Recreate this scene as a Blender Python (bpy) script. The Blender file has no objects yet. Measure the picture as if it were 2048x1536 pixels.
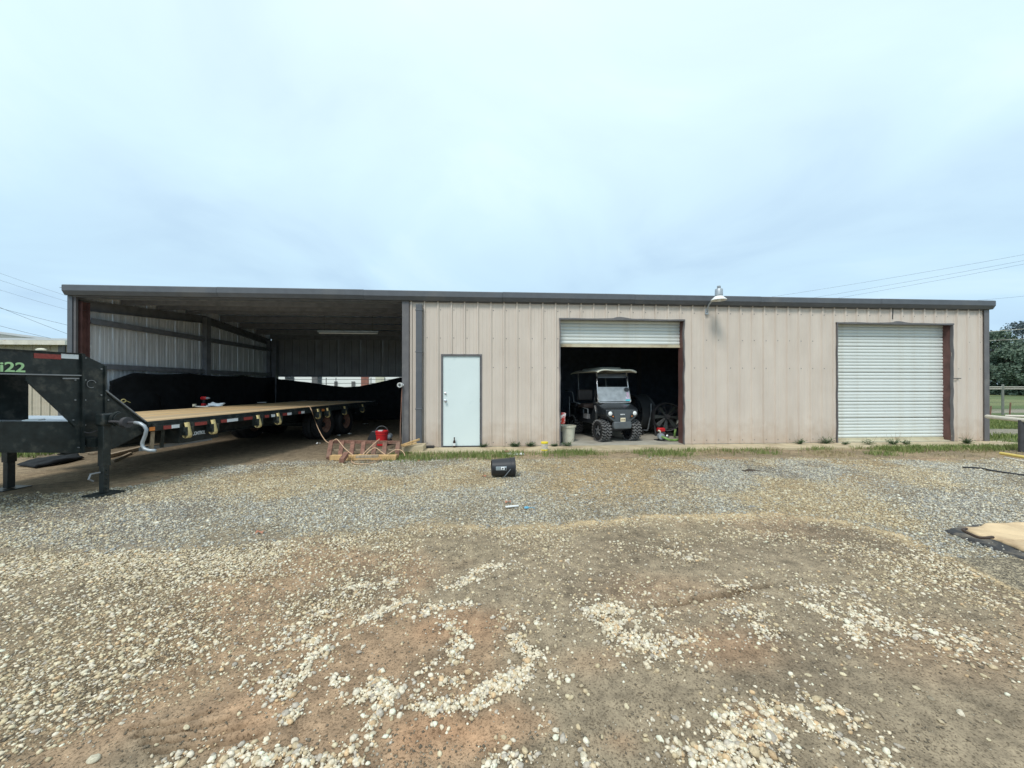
import bpy, math, random
import numpy as np
from mathutils import Vector, Matrix
random.seed(7); RNG = np.random.default_rng(7)
R = math.radians
S = bpy.context.scene
COL = S.collection

# ------------------------------------------------------------------ camera, world, sun, exposure
F = 750.0; HZ = 770.0; CX = 1024.0
TH = R(4.02); H = 1.46; D = 8.77
SN, CS = math.sin(TH), math.cos(TH)
cd = bpy.data.cameras.new("camera"); cam = bpy.data.objects.new("camera", cd); COL.objects.link(cam)
cam.location = (0, -D, H); cam.rotation_euler = (R(90.15), 0, -TH)
cd.sensor_width = 36; cd.lens = F/2048*36; cd.clip_start = 0.05; cd.clip_end = 3000
S.camera = cam

SUN_EL, SUN_AZ = R(52), R(-28)      # azimuth measured from -y (behind the camera) towards -x
W = bpy.data.worlds.new("World"); S.world = W; W.use_nodes = True
nt = W.node_tree; nt.nodes.clear()
def N(t, **k):
    n = nt.nodes.new(t)
    for a, b in k.items(): setattr(n, a, b)
    return n
def wramp(pts, src):
    r = N('ShaderNodeValToRGB'); cr = r.color_ramp
    cr.elements[0].position = pts[0][0]; cr.elements[0].color = (*pts[0][1], 1)
    cr.elements[1].position = pts[-1][0]; cr.elements[1].color = (*pts[-1][1], 1)
    for p, c in pts[1:-1]:
        e = cr.elements.new(p); e.color = (*c, 1)
    nt.links.new(src, r.inputs[0]); return r
out = N('ShaderNodeOutputWorld')
sky = N('ShaderNodeTexSky', sky_type='NISHITA'); sky.sun_disc = False
sky.sun_elevation = SUN_EL; sky.sun_rotation = R(180) - SUN_AZ if False else R(208)
bg1 = N('ShaderNodeBackground'); bg1.inputs[1].default_value = 0.10; nt.links.new(sky.outputs[0], bg1.inputs[0])
tc = N('ShaderNodeTexCoord'); sep = N('ShaderNodeSeparateXYZ'); nt.links.new(tc.outputs['Generated'], sep.inputs[0])
grad = wramp([(0.0, (.37, .53, .67)), (0.10, (.40, .56, .69)), (0.25, (.43, .59, .70)), (0.45, (.52, .68, .765)),
              (0.7, (.61, .755, .82)), (1.0, (.76, .84, .88))], sep.outputs['Z'])
# project the view direction on a flat cloud layer
add = N('ShaderNodeMath', operation='ADD'); add.inputs[1].default_value = 0.18; nt.links.new(sep.outputs['Z'], add.inputs[0])
dx = N('ShaderNodeMath', operation='DIVIDE'); dy = N('ShaderNodeMath', operation='DIVIDE')
nt.links.new(sep.outputs['X'], dx.inputs[0]); nt.links.new(add.outputs[0], dx.inputs[1])
nt.links.new(sep.outputs['Y'], dy.inputs[0]); nt.links.new(add.outputs[0], dy.inputs[1])
comb = N('ShaderNodeCombineXYZ'); nt.links.new(dx.outputs[0], comb.inputs[0]); nt.links.new(dy.outputs[0], comb.inputs[1])
n1 = N('ShaderNodeTexNoise'); n1.inputs['Scale'].default_value = 0.95; n1.inputs['Detail'].default_value = 7; n1.inputs['Roughness'].default_value = 0.5; n1.inputs['Distortion'].default_value = 0.6
nt.links.new(comb.outputs[0], n1.inputs['Vector'])
cr = wramp([(0.30, (0.83, 0.84, 0.90)), (0.43, (.95, .945, .965)), (0.53, (1.0, 1.0, 1.0)), (0.70, (1.18, 1.11, 1.06))], n1.outputs[0])
mul = N('ShaderNodeMix', data_type='RGBA', blend_type='MULTIPLY'); mul.inputs[0].default_value = 1
nt.links.new(grad.outputs[0], mul.inputs[6]); nt.links.new(cr.outputs[0], mul.inputs[7])
# broad brighter area of thin cloud ahead
bg2 = N('ShaderNodeBackground'); bg2.inputs[1].default_value = 1.0; nt.links.new(mul.outputs[2], bg2.inputs[0])
mx = N('ShaderNodeMixShader'); mx.inputs[0].default_value = 0.93
nt.links.new(bg1.outputs[0], mx.inputs[1]); nt.links.new(bg2.outputs[0], mx.inputs[2]); nt.links.new(mx.outputs[0], out.inputs[0])

sd = bpy.data.lights.new("sun", 'SUN'); sd.energy = 1.5; sd.angle = R(14); sd.color = (1, .95, .88)
so = bpy.data.objects.new("sun", sd); COL.objects.link(so)
sdir = Vector((-math.sin(R(28))*math.cos(SUN_EL), -math.cos(R(28))*math.cos(SUN_EL), math.sin(SUN_EL)))
so.rotation_euler = sdir.to_track_quat('Z', 'Y').to_euler(); so.location = (0, -20, 30)
S.view_settings.view_transform = 'Standard'; S.view_settings.look = 'None'
S.view_settings.exposure = 0.57; S.view_settings.gamma = 1
S.render.engine = 'CYCLES'; S.cycles.max_bounces = 8; S.cycles.diffuse_bounces = 6

# ------------------------------------------------------------------ photo coordinates -> places in the yard
def PZ(px, z, h=0.0):
    X = (px-CX)/F*z
    return Vector((X*CS + z*SN, -D - X*SN + z*CS, h))
def GP(px, py, h=0.0):
    return PZ(px, F*(H-h)/(py-HZ), h)
def WX(px, y=0.0):
    t = (px-CX)/F; dxx, dyy = SN + t*CS, CS - t*SN
    return (y+D)/dyy*dxx
def WZ(px, y=0.0):
    t = (px-CX)/F; return (y+D)/(CS - t*SN)
def WH(px, py, y=0.0):
    return H - (py-HZ)/F*WZ(px, y)
def proj(x, y):
    z = x*SN + (y+D)*CS; X = x*CS - (y+D)*SN
    z = np.where(z > 0.3, z, 0.3)
    return CX + F*X/z, HZ + F*H/z, z

# ------------------------------------------------------------------ materials
MATS = {}
def mat(name, c, rough=.6, metal=0, var=.15, vscale=6, bump=0, bscale=40, c2=None, c2thr=(.55, .7), c2scale=3, coat=0, alpha=1, stretch=(1, 1, 1), spec=.5):
    if name in MATS: return MATS[name]
    m = bpy.data.materials.new(name); m.use_nodes = True; t = m.node_tree
    b = t.nodes['Principled BSDF']; b.inputs['Roughness'].default_value = rough; b.inputs['Metallic'].default_value = metal
    b.inputs['Coat Weight'].default_value = coat; b.inputs['Alpha'].default_value = alpha
    b.inputs['Specular IOR Level'].default_value = spec
    tcn = t.nodes.new('ShaderNodeTexCoord'); mp = t.nodes.new('ShaderNodeMapping'); mp.inputs['Scale'].default_value = stretch
    t.links.new(tcn.outputs['Object'], mp.inputs[0])
    ns = t.nodes.new('ShaderNodeTexNoise'); ns.inputs['Scale'].default_value = vscale; ns.inputs['Detail'].default_value = 6
    t.links.new(mp.outputs[0], ns.inputs['Vector'])
    rp = t.nodes.new('ShaderNodeValToRGB'); e = rp.color_ramp.elements
    e[0].position = .3; e[1].position = .7
    e[0].color = (*[x*(1-var) for x in c], 1); e[1].color = (*[min(1, x*(1+var)) for x in c], 1)
    t.links.new(ns.outputs[0], rp.inputs[0]); last = rp.outputs[0]
    if c2:
        n2 = t.nodes.new('ShaderNodeTexNoise'); n2.inputs['Scale'].default_value = c2scale; n2.inputs['Detail'].default_value = 8; n2.inputs['Roughness'].default_value = .65
        t.links.new(mp.outputs[0], n2.inputs['Vector'])
        r2 = t.nodes.new('ShaderNodeValToRGB'); r2.color_ramp.elements[0].position = c2thr[0]; r2.color_ramp.elements[1].position = c2thr[1]
        t.links.new(n2.outputs[0], r2.inputs[0])
        mm = t.nodes.new('ShaderNodeMix'); mm.data_type = 'RGBA'; mm.inputs[7].default_value = (*c2, 1)
        t.links.new(r2.outputs[0], mm.inputs[0]); t.links.new(last, mm.inputs[6]); last = mm.outputs[2]
    t.links.new(last, b.inputs['Base Color'])
    if bump:
        n3 = t.nodes.new('ShaderNodeTexNoise'); n3.inputs['Scale'].default_value = bscale; n3.inputs['Detail'].default_value = 4
        t.links.new(mp.outputs[0], n3.inputs['Vector'])
        bp = t.nodes.new('ShaderNodeBump'); bp.inputs['Strength'].default_value = bump; bp.inputs['Distance'].default_value = .01
        t.links.new(n3.outputs[0], bp.inputs['Height']); t.links.new(bp.outputs[0], b.inputs['Normal'])
    MATS[name] = m; return m

def wall_mat():
    m = bpy.data.materials.new("tan_sheet"); m.use_nodes = True; t = m.node_tree; L = t.links.new
    b = t.nodes['Principled BSDF']; b.inputs['Roughness'].default_value = .5; b.inputs['Specular IOR Level'].default_value = .4
    g = t.nodes.new('ShaderNodeNewGeometry'); sp = t.nodes.new('ShaderNodeSeparateXYZ'); L(g.outputs['Position'], sp.inputs[0])
    ns = t.nodes.new('ShaderNodeTexNoise'); ns.inputs['Scale'].default_value = 1.3; ns.inputs['Detail'].default_value = 7
    mp = t.nodes.new('ShaderNodeMapping'); mp.inputs['Scale'].default_value = (2.2, 1, .55); L(g.outputs['Position'], mp.inputs[0]); L(mp.outputs[0], ns.inputs['Vector'])
    rp = t.nodes.new('ShaderNodeValToRGB'); e = rp.color_ramp.elements; e[0].position = .3; e[1].position = .7
    e[0].color = (.58, .508, .44, 1); e[1].color = (.66, .588, .515, 1); L(ns.outputs[0], rp.inputs[0])
    # splashed dirt near the base and thin run marks
    n2 = t.nodes.new('ShaderNodeTexNoise'); n2.inputs['Scale'].default_value = 5; n2.inputs['Detail'].default_value = 8; L(g.outputs['Position'], n2.inputs['Vector'])
    ma = t.nodes.new('ShaderNodeMath'); ma.operation = 'MULTIPLY_ADD'; ma.inputs[1].default_value = 1.1; ma.inputs[2].default_value = -.35; L(n2.outputs[0], ma.inputs[0])
    sb = t.nodes.new('ShaderNodeMath'); sb.operation = 'SUBTRACT'; L(ma.outputs[0], sb.inputs[0]); L(sp.outputs['Z'], sb.inputs[1])
    mr = t.nodes.new('ShaderNodeMapRange'); mr.inputs[1].default_value = -.45; mr.inputs[2].default_value = .25; mr.inputs[4].default_value = .45; L(sb.outputs[0], mr.inputs[0])
    mm = t.nodes.new('ShaderNodeMix'); mm.data_type = 'RGBA'; mm.inputs[7].default_value = (.36, .24, .15, 1)
    L(mr.outputs[0], mm.inputs[0]); L(rp.outputs[0], mm.inputs[6])
    n4 = t.nodes.new('ShaderNodeTexNoise'); n4.inputs['Scale'].default_value = 1; n4.inputs['Detail'].default_value = 6
    m4 = t.nodes.new('ShaderNodeMapping'); m4.inputs['Scale'].default_value = (30, 30, .5); L(g.outputs['Position'], m4.inputs[0]); L(m4.outputs[0], n4.inputs['Vector'])
    r4 = t.nodes.new('ShaderNodeValToRGB'); r4.color_ramp.elements[0].position = .52; r4.color_ramp.elements[1].position = .75; r4.color_ramp.elements[1].color = (.14, .14, .14, 1); L(n4.outputs[0], r4.inputs[0])
    m5 = t.nodes.new('ShaderNodeMix'); m5.data_type = 'RGBA'; m5.inputs[7].default_value = (.36, .31, .28, 1); L(r4.outputs[0], m5.inputs[0]); L(mm.outputs[2], m5.inputs[6])
    L(m5.outputs[2], b.inputs['Base Color'])
    bp = t.nodes.new('ShaderNodeBump'); bp.inputs['Strength'].default_value = .3; bp.inputs['Distance'].default_value = .04
    n5 = t.nodes.new('ShaderNodeTexNoise'); n5.inputs['Scale'].default_value = 2.2; L(g.outputs['Position'], n5.inputs['Vector']); L(n5.outputs[0], bp.inputs['Height']); L(bp.outputs[0], b.inputs['Normal'])
    return m
M_WALL = wall_mat()
M_TRIM = mat("bronze_trim", (.135, .13, .135), .45, var=.1, c2=(.2, .19, .18), c2thr=(.5, .8))
M_GUT = mat("gutter_metal", (.095, .105, .12), .45, var=.1, c2=(.14, .14, .14), c2thr=(.5, .8), c2scale=1.2)
M_RED = mat("red_oxide_steel", (.13, .062, .055), .6, var=.25, bump=.2, c2=(.08, .045, .035))
M_ROOFIN = mat("bare_roof_underside", (.58, .66, .78), .5, .05, var=.15)  # lifted and blued in colour to stand for haze under the roof
M_GALV = mat("bare_sheet", (.76, .80, .84), .5, .05, var=.12, vscale=2, stretch=(6, 6, .6), c2=(.42, .45, .48), c2thr=(.5, .75), c2scale=1.5)
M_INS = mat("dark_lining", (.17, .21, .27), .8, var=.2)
M_STEEL = mat("dark_steel", (.05, .05, .055), .6, var=.3)
M_WHITE = mat("white_paint", (.74, .76, .75), .45, var=.03, c2=(.5, .53, .5), c2thr=(.62, .85))
M_DOOR = mat("pale_door_paint", (.70, .80, .80), .45, var=.03, vscale=1.5, c2=(.55, .66, .67), c2thr=(.6, .8), c2scale=2)
def slat_mat():
    m = mat("slat_paint", (.74, .785, .765), .4, var=.05, vscale=1.5, c2=(.62, .61, .53), c2thr=(.52, .8), c2scale=2.5); t = m.node_tree; b = t.nodes["Principled BSDF"]
    src = b.inputs["Base Color"].links[0].from_socket; oi = t.nodes.new("ShaderNodeObjectInfo"); rp = t.nodes.new("ShaderNodeValToRGB"); e = rp.color_ramp.elements; e[0].color = (.93, .93, .925, 1); e[1].color = (1, 1, 1, 1)
    t.links.new(oi.outputs["Random"], rp.inputs[0]); mx = t.nodes.new("ShaderNodeMix"); mx.data_type = "RGBA"; mx.blend_type = "MULTIPLY"; mx.inputs[0].default_value = 1; t.links.new(src, mx.inputs[6]); t.links.new(rp.outputs[0], mx.inputs[7]); t.links.new(mx.outputs[2], b.inputs["Base Color"]); return m
M_SLAT = slat_mat()
_ = mat("slat_paint", (.62, .67, .66), .4, var=.03, vscale=1.5, c2=(.5, .5, .44), c2thr=(.56, .8), c2scale=2.5)
M_BAR = mat("stained_bar", (.56, .52, .38), .5, var=.1, c2=(.34, .26, .16), c2thr=(.5, .7))
M_BLK = mat("black_frame_paint", (.020, .027, .027), .42, var=.35, vscale=12, bump=.15, bscale=60, c2=(.085, .082, .068), c2thr=(.54, .74), c2scale=6, spec=.4)
M_EDGE = mat("worn_edge", (.28, .29, .30), .45, .4, var=.2)
M_TARP = mat("black_tarp", (.009, .011, .013), .8, var=.4, bump=.35, bscale=14, spec=.25)
M_RUBBER = mat("rubber", (.016, .016, .017), .75, var=.3, bump=.2)
M_WOOD = mat("fresh_pine", (.56, .37, .17), .7, var=.22, vscale=3, stretch=(14, 1, 1), c2=(.30, .19, .09), c2thr=(.55, .75), c2scale=2)
M_OLDW = mat("weathered_wood", (.34, .27, .19), .85, var=.3, vscale=6, stretch=(8, 1, 1), bump=.4)
M_STRAP = mat("yellow_strap", (.72, .58, .27), .8, var=.12)
M_RFR = mat("red_tape", (.30, .055, .045), .35, var=.2, vscale=40)
M_RFW = mat("white_tape", (.72, .76, .78), .35, var=.08)
M_AMB = mat("amber_lens", (.62, .20, .04), .3, var=.2)
M_RUST = mat("rust", (.20, .10, .07), .8, var=.35, vscale=14, bump=.4, c2=(.21, .14, .10), c2thr=(.5, .7))
M_ROPE = mat("rope", (.58, .40, .26), .85, var=.15, vscale=60)
M_CONC = mat("concrete", (.42, .40, .34), .85, var=.12, vscale=3, bump=.3, bscale=90, c2=(.28, .25, .20), c2thr=(.48, .7), c2scale=2)
M_APRON = mat("sandy_concrete", (.50, .42, .28), .85, var=.15, vscale=2.5, bump=.4, bscale=60, c2=(.30, .22, .14), c2thr=(.5, .72), c2scale=1.6)
M_REDP = mat("red_plastic", (.55, .02, .025), .35, var=.08)
M_BLKP = mat("black_plastic", (.022, .024, .028), .38, var=.15)
M_GLOSS = mat("black_gloss", (.022, .026, .03), .25, var=.1, coat=.4)
M_SILV = mat("silver", (.62, .63, .65), .3, .75, var=.1)
M_GREY = mat("grey_metal", (.36, .40, .43), .45, .4, var=.15)
M_BEIGE = mat("cart_roof_beige", (.78, .78, .66), .5, var=.06)
M_CREAM = mat("cream_tub", (.62, .60, .48), .5, var=.1, c2=(.40, .34, .22), c2thr=(.6, .7), c2scale=9)
M_GREEN = mat("green_hose", (.20, .36, .10), .5, var=.15)
M_BRASS = mat("brass_hook", (.45, .38, .15), .5)
M_YEL = mat("yellow_plastic", (.85, .68, .04), .4, var=.06)
M_BROWNG = mat("brown_bottle", (.035, .015, .008), .12, var=.1)
M_CLOTH = mat("pale_blue_cloth", (.56, .66, .74), .9, var=.1, bump=.4, bscale=25)
M_LENS = mat("lamp_lens", (.85, .88, .88), .12, var=.03)
M_SEAT = mat("brown_vinyl", (.12, .085, .075), .5, var=.1)
M_LIME = mat("lime_decal", (.42, .66, .34), .5, var=.1)
M_NEIGH = mat("beige_sheet", (.52, .45, .36), .6, var=.1, c2=(.36, .27, .18), c2thr=(.55, .8))
M_NROOF = mat("grey_roof_sheet", (.30, .31, .30), .55, var=.12)
M_BRICK = mat("brick_tone", (.30, .13, .10), .8, var=.2)
M_GLASS = mat("dark_glass", (.04, .05, .06), .15, var=.1)
M_BARK = mat("bark", (.10, .08, .065), .9, var=.3, bump=.6, bscale=20)
M_WIRE = mat("wire", (.05, .05, .055), .6)
M_PIPEW = mat("white_pipe", (.66, .62, .54), .5, var=.12, c2=(.4, .25, .14), c2thr=(.6, .75))
M_MAT = mat("black_mat", (.035, .035, .036), .85, var=.3, vscale=9, bump=.5, bscale=60, c2=(.20, .17, .13), c2thr=(.46, .66), c2scale=5)
M_TAN = mat("tan_ply", (.64, .48, .29), .85, var=.2, vscale=3, bump=.5, bscale=22, c2=(.32, .21, .12), c2thr=(.5, .72), c2scale=2.6)
M_TREAD = mat("tread_plate", (.50, .57, .64), .4, .5, var=.1)

def leaf_mat(name, a, b_):
    m = bpy.data.materials.new(name); m.use_nodes = True; t = m.node_tree
    b = t.nodes['Principled BSDF']; b.inputs['Roughness'].default_value = .65; b.inputs['Specular IOR Level'].default_value = .25
    g = t.nodes.new('ShaderNodeNewGeometry'); rp = t.nodes.new('ShaderNodeValToRGB'); e = rp.color_ramp.elements
    e[0].color = (*a, 1); e[1].color = (*b_, 1); t.links.new(g.outputs['Random Per Island'], rp.inputs[0]); t.links.new(rp.outputs[0], b.inputs['Base Color'])
    return m
M_GRASS = leaf_mat("grass_blades", (.09, .15, .035), (.27, .30, .11))
M_WEED = leaf_mat("weed_leaves", (.05, .095, .045), (.13, .20, .09))
M_LEAF1 = leaf_mat("leaf_green_hazed", (.085, .125, .095), (.15, .20, .14))  # distance haze mixed into the leaf colours, here and in the next
M_LEAF2 = leaf_mat("leaf_dark_hazed", (.06, .085, .095), (.10, .13, .14))

M_FRAME = mat("frame_steel", (.19, .205, .235), .6, var=.2)  # lighter, bluish steel: haze of the open bay put into the colour

# ------------------------------------------------------------------ mesh building
class MB:
    def __init__(s): s.v = []; s.f = []; s.T = Matrix.Identity(4)
    def add(s, vs, fs):
        o = len(s.v); s.v += [tuple(s.T @ Vector(p)) for p in vs]; s.f += [tuple(i+o for i in f) for f in fs]; return s
    def box(s, x0, x1, y0, y1, z0, z1):
        return s.add([(x0, y0, z0), (x1, y0, z0), (x1, y1, z0), (x0, y1, z0), (x0, y0, z1), (x1, y0, z1), (x1, y1, z1), (x0, y1, z1)],
                     [(0, 3, 2, 1), (4, 5, 6, 7), (0, 1, 5, 4), (1, 2, 6, 5), (2, 3, 7, 6), (3, 0, 4, 7)])
    def beam(s, a, b, w, h, up=(0, 0, 1)):
        a, b = Vector(a), Vector(b); d = (b-a).normalized(); u = Vector(up)
        if abs(d.dot(u)) > .98: u = Vector((0, 1, 0))
        sd_ = d.cross(u).normalized()*w/2; uu = sd_.cross(d).normalized()*h/2
        vs = [a-sd_-uu, a+sd_-uu, a+sd_+uu, a-sd_+uu, b-sd_-uu, b+sd_-uu, b+sd_+uu, b-sd_+uu]
        return s.add(vs, [(0, 1, 2, 3), (7, 6, 5, 4), (0, 4, 5, 1), (1, 5, 6, 2), (2, 6, 7, 3), (3, 7, 4, 0)])
    def tube(s, pts, r, n=8, closed=False):
        pts = [Vector(p) for p in pts]; rings = []; k = len(pts)
        rr = r if isinstance(r, (list, tuple)) else [r]*k
        pu = None
        for i, p in enumerate(pts):
            d = (pts[min(i+1, k-1)] - pts[max(i-1, 0)])
            if closed: d = pts[(i+1) % k]-pts[i-1]
            d = d.normalized() if d.length > 1e-9 else Vector((0, 0, 1))
            if pu is None:
                u = Vector((0, 0, 1)) if abs(d.z) < .9 else Vector((1, 0, 0))
            else: u = pu
            sdv = d.cross(u)
            if sdv.length < 1e-4: sdv = d.cross(Vector((1, .3, 0)))
            sdv.normalize(); u = sdv.cross(d).normalized(); pu = u
            rings.append([p + (sdv*math.cos(2*math.pi*j/n)+u*math.sin(2*math.pi*j/n))*rr[i] for j in range(n)])
        vs = [q for ring in rings for q in ring]; fs = []
        for i in range(k if closed else k-1):
            a, b = i*n, ((i+1) % k)*n
            for j in range(n): fs.append((a+j, a+(j+1) % n, b+(j+1) % n, b+j))
        if not closed: fs += [tuple(range(n))[::-1], tuple((k-1)*n+j for j in range(n))]
        return s.add(vs, fs)
    def lathe(s, prof, n=20, axis='z', c=(0, 0, 0), caps=True):
        vs = []; fs = []
        for (r, t) in prof:
            for j in range(n):
                a = 2*math.pi*j/n; p, q = r*math.cos(a), r*math.sin(a)
                v = (p, q, t) if axis == 'z' else ((t, p, q) if axis == 'x' else (q, t, p))
                vs.append((v[0]+c[0], v[1]+c[1], v[2]+c[2]))
        for i in range(len(prof)-1):
            for j in range(n): fs.append((i*n+j, i*n+(j+1) % n, (i+1)*n+(j+1) % n, (i+1)*n+j))
        if caps: fs += [tuple(range(n))[::-1], tuple((len(prof)-1)*n+j for j in range(n))]
        return s.add(vs, fs)
    def prism(s, poly, d):            # polygon of 3-D points pushed along vector d
        k = len(poly); d = Vector(d); vs = [Vector(p) for p in poly]; vs += [p+d for p in vs]
        return s.add(vs, [tuple(range(k))[::-1], tuple(range(k, 2*k))] + [(i, (i+1) % k, k+(i+1) % k, k+i) for i in range(k)])
    def grid(s, fn, nu, nv):
        vs = [fn(i/nu, j/nv) for j in range(nv+1) for i in range(nu+1)]
        return s.add(vs, [(j*(nu+1)+i, j*(nu+1)+i+1, (j+1)*(nu+1)+i+1, (j+1)*(nu+1)+i) for j in range(nv) for i in range(nu)])
    def ball(s, c, r, n=12, m=8, sq=(1, 1, 1)):
        prof = [(max(1e-4, math.sin(math.pi*i/m)), -math.cos(math.pi*i/m)) for i in range(m+1)]
        vs = []; fs = []
        for (rr, t) in prof:
            for j in range(n):
                a = 2*math.pi*j/n; vs.append((c[0]+r*sq[0]*rr*math.cos(a), c[1]+r*sq[1]*rr*math.sin(a), c[2]+r*sq[2]*t))
        for i in range(m):
            for j in range(n): fs.append((i*n+j, i*n+(j+1) % n, (i+1)*n+(j+1) % n, (i+1)*n+j))
        return s.add(vs, fs)
    def obj(s, name, m, parent=None, smooth=None, bevel=0, loc=None):
        me = bpy.data.meshes.new(name); me.from_pydata(s.v, [], s.f); me.materials.append(m); me.update()
        o = bpy.data.objects.new(name, me); COL.objects.link(o)
        if parent: o.parent = parent
        if smooth:
            me.shade_smooth()
            if smooth is not True: me.set_sharp_from_angle(angle=R(smooth))
        if bevel:
            b = o.modifiers.new('bevel', 'BEVEL'); b.width = bevel; b.segments = 2; b.limit_method = 'ANGLE'
            me.shade_smooth(); me.set_sharp_from_angle(angle=R(50))
        if loc: o.location = loc
        return o
def tag(o, label=None, cat=None, group=None, kind=None):
    if label: o['label'] = label
    if cat: o['category'] = cat
    if group: o['group'] = group
    if kind: o['kind'] = kind
    return o
def root(name, label, cat, loc=(0, 0, 0), rz=0, group=None):
    o = bpy.data.objects.new(name, None); COL.objects.link(o); o.location = loc; o.rotation_euler = (0, 0, rz); o.empty_display_size = .1
    return tag(o, label, cat, group)
def inst(src, parent=None, loc=(0, 0, 0), rot=(0, 0, 0), name=None):
    o = bpy.data.objects.new(name or src.name.split('.')[0], src.data); COL.objects.link(o)
    o.parent = parent; o.location = loc; o.rotation_euler = rot
    return o
def text(name, body, m, size, mtx, parent=None, ext=.002, align='CENTER', sx=1.0):
    c = bpy.data.curves.new(name, 'FONT'); c.body = body; c.size = size; c.extrude = ext; c.align_x = align; c.align_y = 'CENTER'; c.offset = size*.02
    tmp = bpy.data.objects.new(name+'_tmp', c); COL.objects.link(tmp); bpy.context.view_layer.update()
    me = bpy.data.meshes.new_from_object(tmp.evaluated_get(bpy.context.evaluated_depsgraph_get()))
    bpy.data.objects.remove(tmp); bpy.data.curves.remove(c)
    me.transform(mtx @ Matrix.Diagonal((sx, 1, 1, 1))); me.materials.clear(); me.materials.append(m)
    o = bpy.data.objects.new(name, me); COL.objects.link(o); o.parent = parent; return o
def frame(o_, xdir, ydir):     # matrix with local x, y along two directions
    x = Vector(xdir).normalized(); y = Vector(ydir).normalized(); z = x.cross(y)
    return Matrix.Translation(o_) @ Matrix((x, y, z)).transposed().to_4x4()

# ------------------------------------------------------------------ numpy noise
_T = RNG.random((256, 256))
def vnoise(x, y, sc, seed=0):
    x = np.asarray(x)*sc + seed*17.3; y = np.asarray(y)*sc + seed*9.7
    xi = np.floor(x).astype(int); yi = np.floor(y).astype(int); fx = x-xi; fy = y-yi
    fx = fx*fx*(3-2*fx); fy = fy*fy*(3-2*fy)
    a = _T[xi & 255, yi & 255]; b = _T[(xi+1) & 255, yi & 255]; c = _T[xi & 255, (yi+1) & 255]; d = _T[(xi+1) & 255, (yi+1) & 255]
    return a*(1-fx)*(1-fy)+b*fx*(1-fy)+c*(1-fx)*fy+d*fx*fy
def fbm(x, y, sc, oct=4, seed=0, rough=.5):
    s_ = 0; a = 1; t_ = 0
    for i in range(oct): s_ = s_+a*vnoise(x, y, sc*2**i, seed+i*3); t_ += a; a *= rough
    return s_/t_
def sst(a, b, x):
    t_ = np.clip((x-a)/(b-a), 0, 1); return t_*t_*(3-2*t_)

# ------------------------------------------------------------------ yard surface: where gravel lies, how high the ground is
STROKES = [  # polylines (photo pixels), half width in metres, strength: patches of pale pebbles on the mud
 ([(1190,1222),(1235,1216),(1268,1236)],.07,1),([(1205,1240),(1255,1275),(1315,1302)],.085,1),([(1318,1292),(1385,1276)],.045,.9),([(1300,1225),(1330,1240)],.05,.7),
 ([(1455,1228),(1500,1224),(1545,1246),(1525,1268)],.06,.6),([(1640,1218),(1700,1250),(1740,1285)],.08,.8),([(1722,1225),(1800,1262),(1860,1275)],.11,.8),([(1860,1268),(1960,1292)],.10,.7),
 ([(1395,1492),(1470,1500),(1545,1530)],.085,1),([(1480,1455),(1545,1430),(1600,1440),(1670,1485),(1770,1525)],.07,1),([(1615,1388),(1690,1420),(1725,1445)],.05,.9),([(1595,1445),(1618,1400)],.045,.9),
 ([(1028,1270),(1062,1305),(1045,1340),(1018,1372)],.07,1),([(1020,1350),(960,1400)],.05,1),([(835,1390),(900,1402),(950,1412),(1000,1385)],.055,1),([(900,1370),(960,1350)],.06,.6),
 ([(690,1372),(730,1360),(785,1372),(772,1430),(748,1470),(700,1512),(620,1540)],.05,1),([(760,1395),(800,1370)],.04,.8),([(560,1372),(600,1400),(575,1432)],.05,.9),
 ([(585,1268),(655,1288),(640,1312)],.08,.9),([(560,1345),(620,1338)],.07,.8),([(740,1232),(830,1192)],.05,.9),([(905,1168),(950,1150),(1010,1128)],.06,.95),
 ([(830,1226),(935,1214)],.045,.9),([(888,1250),(920,1290),(900,1325)],.045,.9),([(1000,1525),(1040,1520),(1085,1545)],.04,.95),([(1085,1362),(1112,1352)],.04,.8),([(1158,1500),(1170,1520)],.03,.9),
 ([(430,1532),(500,1522),(600,1532)],.045,.9),([(1445,1170),(1500,1178)],.05,.6),([(1330,1100),(1400,1112)],.06,.5),([(1610,1180),(1700,1185)],.06,.55),([(1080,1440),(1120,1455)],.02,.5),
 ([(700,1180),(790,1165)],.07,.6),([(640,1230),(700,1215)],.06,.7),([(1030,1235),(1075,1240)],.05,.6),([(850,1345),(870,1330)],.05,.6),([(340,1520),(380,1500)],.05,.6)]
SEG = []
for pts, w, st in STROKES:
    P = [GP(*p) for p in pts]
    for a, b in zip(P[:-1], P[1:]): SEG.append((a.x, a.y, b.x, b.y, w, st))
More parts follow.
